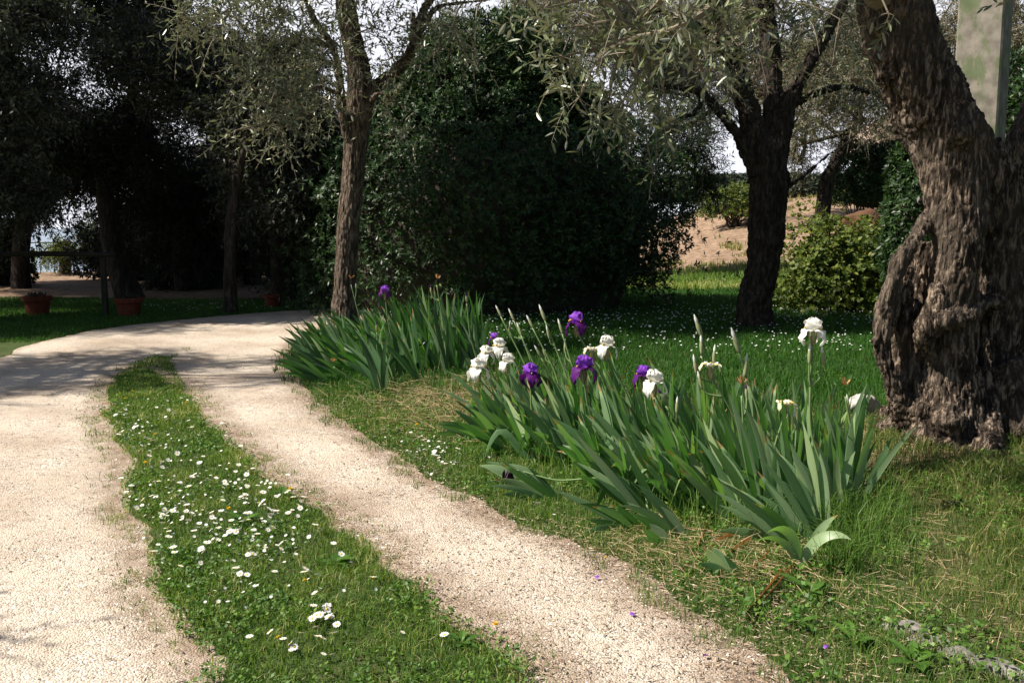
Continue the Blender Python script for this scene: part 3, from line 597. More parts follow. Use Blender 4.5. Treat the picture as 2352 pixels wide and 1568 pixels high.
tree('tall dark tree at the far left edge with a heavy low crown', [(-60, 720, 15, .22), (-50, 500, 15, .2), (-20, 300, 15, .15)],
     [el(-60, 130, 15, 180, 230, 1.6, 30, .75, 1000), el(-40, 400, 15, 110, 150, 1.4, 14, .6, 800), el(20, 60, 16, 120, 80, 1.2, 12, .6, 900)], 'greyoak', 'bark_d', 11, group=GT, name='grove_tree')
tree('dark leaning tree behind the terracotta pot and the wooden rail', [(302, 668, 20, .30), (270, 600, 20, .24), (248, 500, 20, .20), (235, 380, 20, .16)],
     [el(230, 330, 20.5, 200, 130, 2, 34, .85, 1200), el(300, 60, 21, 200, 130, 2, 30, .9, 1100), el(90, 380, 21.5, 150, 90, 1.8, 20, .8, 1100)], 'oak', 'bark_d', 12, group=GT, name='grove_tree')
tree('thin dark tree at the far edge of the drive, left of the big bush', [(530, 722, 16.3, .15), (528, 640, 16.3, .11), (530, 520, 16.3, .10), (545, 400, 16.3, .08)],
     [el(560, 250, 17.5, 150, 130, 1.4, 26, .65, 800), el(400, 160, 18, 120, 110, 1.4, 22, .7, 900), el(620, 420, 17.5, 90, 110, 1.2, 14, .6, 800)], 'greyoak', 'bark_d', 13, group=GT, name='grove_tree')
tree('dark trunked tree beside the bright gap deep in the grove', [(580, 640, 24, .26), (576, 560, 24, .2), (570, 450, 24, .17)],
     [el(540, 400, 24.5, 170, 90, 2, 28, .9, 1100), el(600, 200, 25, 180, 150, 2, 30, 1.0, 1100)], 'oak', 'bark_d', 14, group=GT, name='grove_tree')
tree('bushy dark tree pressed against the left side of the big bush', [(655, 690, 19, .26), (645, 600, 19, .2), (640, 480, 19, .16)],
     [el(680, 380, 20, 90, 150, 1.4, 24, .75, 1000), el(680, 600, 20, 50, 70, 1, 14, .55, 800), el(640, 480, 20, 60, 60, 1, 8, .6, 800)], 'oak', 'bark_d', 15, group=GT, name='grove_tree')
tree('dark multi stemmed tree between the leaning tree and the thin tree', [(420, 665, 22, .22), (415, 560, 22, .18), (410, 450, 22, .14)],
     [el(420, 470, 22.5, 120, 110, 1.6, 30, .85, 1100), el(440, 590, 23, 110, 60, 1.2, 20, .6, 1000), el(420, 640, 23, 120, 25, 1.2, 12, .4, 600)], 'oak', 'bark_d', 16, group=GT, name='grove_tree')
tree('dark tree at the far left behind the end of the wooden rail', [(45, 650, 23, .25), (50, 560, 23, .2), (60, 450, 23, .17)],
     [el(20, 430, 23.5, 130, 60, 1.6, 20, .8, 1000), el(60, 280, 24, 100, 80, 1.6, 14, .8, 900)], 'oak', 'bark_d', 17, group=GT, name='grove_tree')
tree('light olive tree overlooking the lake through the gap behind the rail', [(150, 632, 30, .2), (150, 590, 30, .16), (160, 560, 30, .12)],
     [el(130, 590, 30, 45, 25, 1.0, 9, .4, 320)], 'shrub', 'bark_d', 18, ll=.1, group=None, name='olive_tree')
tree('yellow green bush in the sun at the back of the dark grove', [(225, 620, 31, .1), (222, 600, 31, .08)],
     [el(222, 565, 31, 28, 34, .8, 9, .4, 330)], 'shrub', 'bark_d', 28, ll=.1, name='sunlit_bush', cat_='bush')
tree('sunlit bush seen through the small bright gap deep in the grove', [(605, 640, 32, .06), (605, 600, 32, .05)],
     [el(604, 590, 32, 20, 22, .7, 6, .35, 260)], 'shrub', 'bark_d', 29, ll=.1, name='sunlit_bush', cat_='bush')
# right background
GR = 'olive trees on the slope behind'
tree('leaning olive tree on the slope seen between the middle and right trunks', [(1878, 520, 21, .19), (1895, 440, 21, .16), (1915, 380, 21, .13), (1960, 290, 21, .10), (1980, 230, 21, .08)],
     [el(1920, 200, 21, 120, 110, 1.5, 26, .6, 650), el(1850, 330, 21, 70, 60, 1, 10, .45, 400), el(1990, 80, 21, 110, 100, 1.5, 22, .6, 800)], 'farolive', 'bark_m', 21, ll=.09, lw=.022, twig='twig', group=GR, name='olive_tree')
tree('grey green olive tree behind the right side of the big bush', [(1450, 640, 26, .2), (1470, 450, 26, .16), (1520, 280, 26, .12)],
     [el(1540, 130, 25, 150, 140, 1.8, 44, .75, 900), el(1640, 250, 26, 70, 60, 1.2, 8, .5, 400), el(1380, 50, 25, 130, 80, 1.4, 22, .7, 900)], 'farolive', 'bark_m', 22, ll=.09, lw=.022, twig='twig', group=GR, name='olive_tree')
tree('tall olive tree high on the slope, its crown above the bare soil', [(1790, 455, 34, .2), (1790, 370, 34, .16), (1790, 250, 34, .12)],
     [el(1790, 130, 34, 170, 140, 2, 50, .9, 900), el(1650, 40, 34, 140, 90, 2, 26, .85, 900), el(1950, 330, 34, 80, 50, 1.5, 10, .7, 500)], 'farolive', 'bark_m', 23, ll=.1, lw=.028, twig='twig', group=GR, name='olive_tree')
tree('olive tree on the slope behind the twisted trunk and the concrete pillar', [(2120, 470, 24, .2), (2120, 350, 24, .16), (2110, 260, 24, .12)],
     [el(2130, 120, 24, 130, 150, 1.8, 30, .75, 750), el(2350, 150, 22, 90, 200, 1.5, 26, .7, 700), el(2060, 270, 24, 80, 60, 1.2, 12, .6, 600)], 'farolive', 'bark_m', 24, ll=.09, lw=.024, twig='twig', group=GR, name='olive_tree')
tree('olive tree behind the top of the big bush, against the bright sky', [(1150, 600, 27, .2), (1150, 300, 27, .16), (1150, 100, 27, .12)],
     [el(1000, 60, 27, 70, 40, 1.2, 6, .5, 350), el(1240, 50, 26, 100, 70, 1.2, 20, .6, 800), el(1100, 160, 27, 130, 60, 1.4, 8, .7, 400)], 'farolive', 'bark_m', 25, ll=.09, lw=.024, twig='twig', group=GR, name='olive_tree')
tree('slim tree with pendulous leaves hanging in the bright gap right of the big bush', [(1400, 640, 22.2, .08), (1450, 440, 21.5, .06), (1520, 340, 20, .05)],
     [el(1590, 370, 19.5, 55, 65, .7, 14, .4, 260), el(1620, 440, 19.5, 50, 20, .6, 7, .3, 130), el(1560, 300, 19, 70, 50, .8, 10, .4, 260)], 'laurel', 'bark_d', 26, ll=.09, lw=.026, name='pepper_tree', tl=.45)
# trees outside the frame on the left: the near ones shade the drive, the last two are added to shade the grove
tree('olive tree standing left of the drive, outside the picture', ([np.array([-10.2, 8.6, 0]), np.array([-10.0, 8.5, 2.2]), np.array([-9.9, 8.4, 4.6])], [.24, .2, .16]),
     [((-9.9, 8.4, 6.4), (2.2, 2.1, 1.0), 42, .55, 520)], 'olive', 'bark_m', 41, ll=.07, lw=.02, name='olive_tree', loc=1)
tree('olive tree left of the lower drive, outside the picture', ([np.array([-6.4, 2.6, 0]), np.array([-6.3, 2.6, 1.2]), np.array([-5.6, 2.8, 2.4])], [.2, .17, .13]),
     [((-4.85, 2.8, 3.0), (.2, .06, .12), 3, .12, 160)], 'olive', 'bark_m', 42, ll=.07, lw=.02, name='olive_tree', loc=1)
tree('unseen olive tree added left of the drive bend to shade the grove', ([np.array([-11, 15.0, 0]), np.array([-11, 15, 1.5]), np.array([-10.5, 15, 3])], [.3, .25, .2]),
     [((-13.0, 16.5, 7.0), (3.6, 3.4, 1.8), 100, .8, 900), ((-13.4, 12.6, 7), (2.4, 1.4, 1.1), 36, .6, 800)], 'olive', 'bark_m', 43, ll=.08, lw=.025, name='olive_tree', loc=1)

tree('unseen broad oak added far left of the grove to shade it', ([np.array([-18, 23.0, 0]), np.array([-18, 23, 2.5]), np.array([-17.5, 23, 5])], [.4, .35, .3]),
     [((-15.5, 22, 9), (6, 5, 3), 100, 1.1, 1000), ((-10.5, 18.8, 9.6), (4, 4, 1.8), 80, 1.1, 1000)], 'oak', 'bark_d', 44, ll=.13, lw=.06, name='shade_oak', loc=1)
# ------------------------------------------------ bushes of leaf rosettes
def bush(name, label, c, axs, nodes, leafm, ll, lw, seed, per=7, core=.78, lump=.16, flat_bottom=True, lf=2.2, cat_='bush', group=None, hexa=False, shell=.24, fn=None, spk=.0):
    r = np.random.default_rng(seed); c = np.array(c, float); axs = np.array(axs, float)
    g = H(c[0], c[1]); T = thing(name, (c[0], c[1], g), label, cat_, group)
    def shape(dv):
        k = 1+lump*(fbm(dv*lf+seed, 3, seed)-.5)*2
        if fn is not None: k = k*fn(dv)
        return k[:, None]*axs
    D = rvec(nodes, r); D[:, 2] = np.where(D[:, 2] < -.55, -D[:, 2], D[:, 2])
    k = 1-shell*r.random((nodes, 1))**1.6
    # clumpy sprigs: push some nodes outward
    k = k+((r.random((nodes, 1)) < spk)*r.random((nodes, 1))*.32)
    k = k+.13*(fbm(D*8+3, 3, seed+5)-.5)[:, None]*2
    Pn = c+D*shape(D)*k; keep = Pn[:, 2] > g+.03; Pn = Pn[keep]; D = D[keep]; n = len(Pn)
    out = norm(D/axs*axs.mean()+np.array([0, 0, .35])+rvec(n, r)*.5)
    t1 = norm(np.cross(out, rvec(n, r))); t2 = np.cross(out, t1)
    AL = Acc()
    for j in range(per):
        a = j*2.4+r.random(n)*.6; sp_ = .45+.55*r.random(n)
        dl = norm(out*(1.15-sp_)[:, None]+(t1*np.cos(a)[:, None]+t2*np.sin(a)[:, None])*sp_[:, None])
        nl = norm(out-dl*(out*dl).sum(1)[:, None]+rvec(n, r)*.25)
        sz = .65+.6*r.random(n)
        AL.leaves(Pn+out*r.random((n, 1))*ll*.5, dl, nl, ll*sz, lw*sz, np.clip(r.random(n)*.8+.25*(j < 2)*r.random(n), 0, 1), hexa)
    AL.build('foliage', M[leafm], T)
    # inner branchwork: many stems from the base plus a solid dark core added to stop light passing through
    AB = Acc(); ns = 40; dd = rvec(ns, r); dd[:, 2] = np.abs(dd[:, 2]); tips = c+dd*shape(dd)*.85
    for q in tips:
        s0 = np.array([c[0], c[1], g])+np.append(r.normal(size=2)*.12*axs[:2], 0)
        AB.tube([s0, s0*.5+q*.5+[0, 0, .1*axs[2]], q], [.045*axs.mean()/2, .03*axs.mean()/2, .01], 5, 8)
    nn_ = 26; th = np.linspace(0, 2*math.pi, nn_, endpoint=False); ph = np.linspace(-.49*math.pi, .5*math.pi, 16)
    TH, PH = np.meshgrid(th, ph); dv = np.stack([np.cos(TH)*np.cos(PH), np.sin(TH)*np.cos(PH), np.sin(PH)], -1).reshape(-1, 3)
    V = c+dv*shape(dv)*core; V[:, 2] = np.maximum(V[:, 2], g+.02)
    i = np.arange(15)[:, None]*nn_; j = np.arange(nn_)[None]; k2 = (j+1) % nn_
    AB.add(V, np.stack([i+j, i+k2, i+nn_+k2, i+nn_+j], -1).reshape(-1, 4), .2)
    AB.build('branch', M['twigd'], T)
    return T
def bigfn(d):   # undercut a little on the lower right, bulge on the left flank
    z = np.minimum(d[:, 2], 0); return np.minimum(1/np.sqrt(np.maximum(1-z*z, .15))**.62, 1.6)*(1-.10*sst(.2, .9, d[:, 0])*sst(.0, -.5, d[:, 2]))*(1-.20*sst(.05, .6, d[:, 2])*(1-sst(.7, 1, d[:, 2])))
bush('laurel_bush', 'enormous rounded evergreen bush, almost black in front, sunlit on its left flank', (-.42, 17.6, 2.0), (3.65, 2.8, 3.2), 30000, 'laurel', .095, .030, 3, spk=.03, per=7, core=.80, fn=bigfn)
c = P(1935, 600, 16.5); bush('yellow_shrub', 'loose yellow green shrub in the sun between the dark forked olive and the twisted one', (c[0]+.05, c[1], .45), (1.35, 1.0, 1.08), 3800, 'shrub', .085, .05, 4, per=5, core=.3, lump=.6, lf=2.9, shell=.8, spk=.3)
c = P(2010, 400, 22); bush('dark_shrub', 'dark blue green shrub on the slope above the yellow green shrub', (c[0], c[1], 2.5), (1.1, .9, .9), 2600, 'laurel', .10, .03, 5, per=6, core=.65, lump=.25)
c = P(2110, 470, 12.5); bush('laurel_shrub', 'upright glossy green laurel hugging the left of the twisted trunk', (c[0], c[1], 1.5), (.42, .45, 1.35), 2600, 'laurel', .085, .03, 6, per=6, core=.6, lump=.3)
c = P(2400, 480, 12); bush('laurel_hedge', 'dark evergreen mass at the right edge behind the twisted trunk', (c[0]+.6, c[1]+.8, 1.5), (1.6, 1.2, 2.4), 6500, 'laurel', .10, .032, 9, per=6, core=.75)
c = P(1690, 450, 37); bush('slope_shrub', 'pale green shrub on the crest of the bare slope left of the forked olive', (c[0], c[1], 2.3), (1.3, .8, .7), 1300, 'shrub', .12, .045, 18, per=6, core=.4, lump=.4, spk=.3)
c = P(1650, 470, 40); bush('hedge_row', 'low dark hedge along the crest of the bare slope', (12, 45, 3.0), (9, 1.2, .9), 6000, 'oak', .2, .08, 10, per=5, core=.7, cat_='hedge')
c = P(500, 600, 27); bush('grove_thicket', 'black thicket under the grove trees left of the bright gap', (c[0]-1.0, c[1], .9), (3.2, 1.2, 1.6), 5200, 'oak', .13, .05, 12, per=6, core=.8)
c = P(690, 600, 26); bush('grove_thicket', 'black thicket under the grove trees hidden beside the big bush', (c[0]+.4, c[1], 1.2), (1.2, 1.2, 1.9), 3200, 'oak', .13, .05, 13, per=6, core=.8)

c = P(5, 590, 24); bush('grove_shrub', 'dark shrub at the far left edge hiding part of the lake gap', (c[0]-.2, c[1], .6), (.95, .7, 1.1), 1500, 'oak', .11, .05, 14, per=6, core=.6)
# ------------------------------------------------ built things
def box(A, c, s, mi=0, bev=.0, rot=0., var=.5):
    c = np.array(c, float); s = np.array(s, float)/2; b = bev
    # chamfered box: profile octagon in xy extruded, with chamfered top and bottom
    o8 = [(-s[0]+b, -s[1]), (s[0]-b, -s[1]), (s[0], -s[1]+b), (s[0], s[1]-b), (s[0]-b, s[1]), (-s[0]+b, s[1]), (-s[0], s[1]-b), (-s[0], -s[1]+b)]
    V = []
    for z, k in ((-s[2], b), (-s[2]+b, 0), (s[2]-b, 0), (s[2], b)):
        for x, y in o8:
            x2 = x*(1-k/max(s[0], 1e-6)) if k else x; y2 = y*(1-k/max(s[1], 1e-6)) if k else y
            V.append((x2*math.cos(rot)-y2*math.sin(rot)+c[0], x2*math.sin(rot)+y2*math.cos(rot)+c[1], z+c[2]))
    F = [(i*8+j, i*8+(j+1) % 8, i*8+8+(j+1) % 8, i*8+8+j) for i in range(3) for j in range(8)]
    A.add(V, [np.array(F), np.array([list(range(7, -1, -1)), [24+q for q in range(8)]])], var, mi)
def lathe(A, c, prof, seg=28, mi=0):
    th = np.linspace(0, 2*math.pi, seg, endpoint=False); V = []
    for r_, z in prof: V += [(c[0]+r_*math.cos(a), c[1]+r_*math.sin(a), c[2]+z) for a in th]
    F = [(i*seg+j, i*seg+(j+1) % seg, (i+1)*seg+(j+1) % seg, (i+1)*seg+j) for i in range(len(prof)-1) for j in range(seg)]
    A.add(V, np.array(F), .5, mi)
def pot(u, v, label, k=1.0, plant=True, d=None):
    b_ = G(u, v) if d is None else P(u, v, d); b_[2] = H(b_[0], b_[1])
    T = thing('terracotta_pot', b_, label, 'pot', 'terracotta pots beyond the drive'); A = Acc()
    pr = [(.001, .0), (.19, 0), (.20, .02), (.245, .26), (.24, .27), (.275, .275), (.285, .29), (.285, .36), (.278, .375), (.25, .375), (.24, .36), (.235, .31), (.001, .30)]
    lathe(A, b_, [(a*k, z*k) for a, z in pr]); A.build('pot_body', M['terra'], T, smooth=False)
    A = Acc(); lathe(A, b_, [(.286*k, .325*k), (.293*k, .33*k), (.293*k, .34*k), (.286*k, .345*k)]); A.build('rim_band', M['terra'], T)
    A = Acc(); lathe(A, b_, [(.001, .335*k), (.12*k, .335*k), (.236*k, .325*k)]); A.build('soil', M['soil'], T, smooth=True)
    if plant:
        A = Acc(); r = np.random.default_rng(int(u)); n = 130; q = b_+np.stack([r.normal(size=n)*.10*k, r.normal(size=n)*.10*k, r.uniform(.33, .40, n)*k], 1)
        A.leaves(q, norm(rvec(n, r)+[0, 0, .5]), rvec(n, r)+[0, 0, 1], .07*k, .03*k, r.random(n)); A.build('foliage', M['oak'], T)
pot(87, 722, 'leftmost terracotta flower pot, on the shaded grass under the wooden rail', .86)
pot(297, 724, 'terracotta flower pot right of the wooden post, on the shaded grass', .84)
pot(628, 706, 'small terracotta pot tucked at the foot of the grove beside the big bush', .62, plant=False)
# wooden rail with posts
b0 = G(243, 724); T = thing('wooden_fence', b0, 'dark wooden post and rail fence over the terracotta pots on the left', 'fence')
dF = b0[1]; topz = P(243, 590, dF)[2]
for xo in (0, -2.05):
    A = Acc(); box(A, (b0[0]+xo, dF, topz/2-.04), (.085, .085, topz+.08), bev=.01); A.build('post', M['wood'], T)
    A = Acc(); box(A, (b0[0]+xo, dF, topz+.012), (.10, .10, .024), bev=.006); A.build('post_cap', M['wood'], T)
A = Acc(); pL, pR = P(-120, 584, dF), P(268, 584, dF)
A.tube([pL-[0, .07, 0], (pL+pR)/2+[0, -.07, .01], pR-[0, .07, 0]], [.042, .046, .042], 10, 12, wob=.05); A.build('rail', M['wood'], T, smooth=True)
# thin railing far behind
b1 = P(180, 628, 30); b1[2] = H(b1[0], b1[1]); T = thing('metal_railing', b1, 'thin dark railing far behind at the edge of the terrace above the lake', 'railing')
A = Acc(); zt = b1[2]+1.0
A.tube([[b1[0]-2.6, 30, zt], [b1[0]+2, 30, zt]], [.018, .018], 6, 4); A.tube([[b1[0]-2.6, 30, zt-.42], [b1[0]+2, 30, zt-.42]], [.012, .012], 6, 4); A.build('rail', M['wood'], T)
A = Acc()
for x in np.arange(-2.6, 2.01, .46): A.tube([[b1[0]+x, 30.04, b1[2]-.3], [b1[0]+x, 30.04, zt+.05]], [.014, .014], 6, 4)
A.build('balusters', M['wood'], T)
# concrete pillar
pb = P(2250, 260, 11.5); gz = float(H(pb[0], pb[1])); T = thing('concrete_pillar', (pb[0], pb[1], gz), 'tall square mossy concrete pillar behind the twisted olive', 'pillar')
A = Acc(); box(A, (pb[0], pb[1], gz+2.7), (.50, .50, 5.6), bev=.02, rot=R(-38)); A.build('shaft', M['concrete'], T)
A = Acc(); box(A, (pb[0], pb[1], gz+.1), (.66, .66, .3), bev=.03, rot=R(-38)); A.build('plinth', M['concrete'], T)

def rock(name, label, c, s, mat, seed, group=None, cat_='stone', rot=0.):
    c = np.array(c, float); r = np.random.default_rng(seed); n1, m1 = 40, 24
    th = np.linspace(0, 2*math.pi, n1, endpoint=False); ph = np.linspace(-math.pi/2, math.pi/2, m1); TH, PH = np.meshgrid(th, ph)
    d = np.stack([np.cos(TH)*np.cos(PH), np.sin(TH)*np.cos(PH), np.sin(PH)], -1).reshape(-1, 3)
    nr = rvec(14, r); dd = d@nr.T; k = np.min(np.where(dd > .15, .82/np.maximum(dd, .15), 9), axis=1); k = np.minimum(k, 1.25)
    k = k*(1+.26*(fbm(d*3+seed, 5, seed)-.5)*2)
    V = d*k[:, None]*np.array(s)/2; ca, sa = math.cos(rot), math.sin(rot)
    V = np.stack([V[:, 0]*ca-V[:, 1]*sa, V[:, 0]*sa+V[:, 1]*ca, V[:, 2]], 1)+c
    i = np.arange(m1-1)[:, None]*n1; j = np.arange(n1)[None]; kk = (j+1) % n1
    A = Acc(); A.add(V, np.stack([i+j, i+kk, i+n1+kk, i+n1+j], -1).reshape(-1, 4), .5)
    o = A.build(name, mat, loc=c, smooth=True); tag(o, label, cat_, group); return o
c = G(1985, 950); rock('stone', 'pale angular stone on the lawn at the left foot of the twisted olive', c+[0, 0, .06], (.26, .22, .22), M['stone'], 4)
for k, (u, v, a, b_, lb) in enumerate([(2085, 1448, .15, .09, 'weathered edging stone, upper left end of the half buried row in the bottom right corner'), (2145, 1478, .13, .09, 'second weathered edging stone of the half buried row in the bottom right corner'),
                                   (2200, 1505, .12, .10, 'third weathered edging stone of the half buried row in the bottom right corner'), (2290, 1535, .17, .09, 'lowest weathered edging stone of the half buried row in the bottom right corner')]):
    rock('edging_stone', lb, G(u, v)+[0, 0, -.004], (a*1.35, b_*1.1, .075), M['greystone'], 20+k, 'edging stones half buried in the grass', rot=R(-38))
c = P(1985, 500, 19); rock('boulder', 'rusty brown boulder behind the yellow green shrub', (c[0], c[1], c[2]-.25), (1.0, .8, .8), M['rustrock'], 31, cat_='boulder')
c = P(2060, 320, 27); rock('boulder', 'pale pink rock outcrop high on the slope behind the twisted olive', (c[0], c[1], c[2]-.3), (2.0, 1.5, 1.7), noisy('pink_rock', [(.3, (.22, .15, .12)), (.7, (.55, .42, .34))], 3, 8, .95, .8, .05), 32, cat_='boulder')

exec_iris = True
# ------------------------------------------------ irises
def iris_leaf(A, b_, az, tilt, L, W, arch, twist, var, r, segs=12, fold=False):
    """sword leaf: flat blade whose plane contains its lean direction"""
    t = np.linspace(0, 1, segs)
    hd = np.array([math.cos(az), math.sin(az), 0.]); ang = tilt+arch*t**1.8
    if fold: ang = ang+np.where(t > .45, 1.7*np.minimum((t-.45)*5, 1), 0)
    step = L/(segs-1); dx = np.sin(ang)*step; dz = np.cos(ang)*step
    x = np.concatenate([[0], np.cumsum(dx[:-1])]); z = np.concatenate([[0], np.cumsum(dz[:-1])])
    C = b_+hd[None]*x[:, None]+np.array([0, 0, 1.])*z[:, None]
    T = norm(np.gradient(C, axis=0)); nrm = np.cross(hd, [0, 0, 1.])      # normal of the fan plane
    S = np.cross(T, nrm); tw = twist*t
    S = S*np.cos(tw)[:, None]+nrm*np.sin(tw)[:, None]; Nn = np.cross(S, T)
    w = W*np.where(t < .45, .62+.38*np.sin(t/.45*math.pi/2), 1)*np.where(t > .5, np.maximum(1-(np.maximum(t-.5, 0)/.5)**2.1, 0.0), 1)*.5
    w = np.maximum(w, .0008)
    V = np.stack([C-S*w[:, None]+Nn*w[:, None]*.10, C-S*w[:, None]*.78+Nn*w[:, None]*.03, C+Nn*w[:, None]*.12, C+S*w[:, None]*.78+Nn*w[:, None]*.03, C+S*w[:, None]+Nn*w[:, None]*.10], 1)
    i = np.arange(segs-1)[:, None]*5; j = np.arange(4)[None]
    F = np.stack([i+j, i+j+1, i+5+j+1, i+5+j], -1).reshape(-1, 4)
    vv = np.clip(np.stack([var+.18+0*t, var+0*t, var+.05+0*t, var-.03+0*t, var+.18+0*t], 1), 0, .93); vv = np.where((t[:, None] > .88) & (r.random() < .22), 1.0, vv)
    A.add(V.reshape(-1, 3), F, vv.reshape(-1))
def fan(b_, az, lean, n, L, r, spreadd=.55, var0=.35, A=None, archm=.5):
    A = A or Acc()
    for k in range(n):
        f = (k+.5)/n-.5; tl = lean+f*spreadd*2*.55; a2 = az+r.normal()*.10
        if tl < 0: tl = -tl; a2 += math.pi
        off = np.array([math.cos(az), math.sin(az), 0])*f*.05
        Lk = L*(1-.9*abs(f)**1.5)*(.85+.3*r.random())
        iris_leaf(A, b_+off+np.array([r.normal()*.012, r.normal()*.012, -.02]), a2+r.normal()*.22, tl+r.normal()*.07, Lk, .044*(.65+.55*r.random()), max(0, r.normal()*.22+archm*(.3+max(lean, 0)*.75)), r.normal()*.35, np.clip(var0+r.normal()*.22, 0, .85), r, fold=r.random() < .03)
    return A
# petals
def petal(A, c, az, prof, W, ruff, r, ax=None, cup=.25, var0=.1, vtip=0., nu=9, nw=8):
    """prof: (radial, z) polyline; W half width"""
    pr = cat([(a, 0, z) for a, z in prof], nu); t = np.linspace(0, 1, nu); sN = np.linspace(-1, 1, nw)
    wd = W*np.sin(np.clip(t*.93+.07, 0, 1)**.75*math.pi)**.6
    T = norm(np.gradient(pr, axis=0)); Nn = np.stack([-T[:, 2], 0*t, T[:, 0]], 1)
    ph = r.random()*6
    V = pr[:, None]+np.array([0, 1., 0])*(wd[:, None]*sN[None])[..., None]+Nn[:, None]*((-cup*W*(sN[None]**2)*np.ones((nu, 1)))+ruff*W*(np.abs(sN[None])**1.5)*np.sin(t[:, None]*17+sN[None]*3+ph)+ruff*W*.5*(t[:, None] > .7)*np.sin(sN[None]*8+ph))[..., None]
    ca, sa = math.cos(az), math.sin(az); V = np.stack([V[..., 0]*ca-V[..., 1]*sa, V[..., 0]*sa+V[..., 1]*ca, V[..., 2]], -1)+c
    i = np.arange(nu-1)[:, None]*nw; j = np.arange(nw-1)[None]
    F = np.stack([i+j, i+j+1, i+nw+j+1, i+nw+j], -1).reshape(-1, 4)
    var = np.clip(1-t*3.2, var0, 1)[:, None]*np.exp(-(sN[None]*1.1)**2)+.25*r.random()+0*V[..., 0]
    A.add(V.reshape(-1, 3), F, np.clip(var, 0, 1).reshape(-1))
def flower(T, c, k, kind, r, az=None):
    k = k*.93
    az = r.random()*6 if az is None else az; c = np.array(c, float)
    A = Acc(); A.tube([c-[0, 0, .055*k], c-[0, 0, .03*k], c, c+[0, 0, .012*k]], [.006*k, .011*k, .009*k, .004*k], 8, 10, var=.4)
    for q in range(2):
        a = az+q*math.pi; dr = np.array([math.cos(a), math.sin(a), 0])
        A.leaves(np.array([c-[0, 0, .075*k]+dr*.004]), np.array([dr*.18+[0, 0, 1]]), np.array([dr]), .075*k, .026*k, .8)
    F = A.build('flower', M['spathe'], T, smooth=True)
    st, fa = {'white': ('white', 'white'), 'purple': ('violet', 'purple'), 'cream': ('cream', 'cream'), 'crumple': ('white', 'cream')}[kind]
    crum = kind in ('crumple', 'cream')
    A = Acc()
    for q in range(3):
        a = az+q*2.094+r.normal()*.08
        if crum: petal(A, c, a, [(.003*k, 0), (.018*k, .014*k), (.030*k, .022*k), (.038*k, .012*k+.01*k*r.random())], .019*k, .35, r)
        else: petal(A, c, a, [(.004*k, .0*k), (.019*k, .010*k), (.029*k, .028*k), (.025*k, .047*k), (.006*k, .056*k)], .033*k, .22, r, cup=-.12, nu=12, nw=10)
    A.build('upright_petals', M[st], F, smooth=True)
    A = Acc(); Ab = Acc()
    for q in range(3):
        a = az+math.pi/3+q*2.094+r.normal()*.1; sg = r.normal()*.008*k
        if crum: petal(A, c, a, [(.004*k, 0), (.022*k, .012*k), (.045*k, .004*k+sg), (.052*k, -.018*k)], .016*k, .3, r, cup=-.2)
        else: petal(A, c, a, [(.004*k, 0), (.028*k, .008*k), (.047*k, -.006*k), (.056*k, -.034*k), (.046*k+sg, -.066*k)], .029*k, .18, r, cup=.10, nu=12, nw=10)
        dr = np.array([math.cos(a), math.sin(a), 0])
        Ab.tube([c+dr*.010*k+[0, 0, .006*k], c+dr*.028*k+[0, 0, .0165*k], c+dr*.044*k+[0, 0, .010*k]], [.0035*k, .004*k, .002*k], 6, 6)
    A.build('drooping_petals', M[fa], F, smooth=True); Ab.build('beard', M['beard'], F, smooth=True)
def budm(A, c, k, r, d, white=True):
    d = norm(np.array(d)); c = np.array(c, float)
    pts = [c-d*.012*k, c, c+d*.030*k, c+d*.055*k, c+d*.075*k]
    A.tube(pts, [.0045*k, .0085*k, .0105*k, .0065*k, .001*k], 8, 12, mi=0, var=.35+.3*r.random())
    A.tube([c+d*.045*k, c+d*.066*k, c+d*.088*k], [.0065*k, .0072*k, .0012*k], 7, 8, mi=1, var=.2)
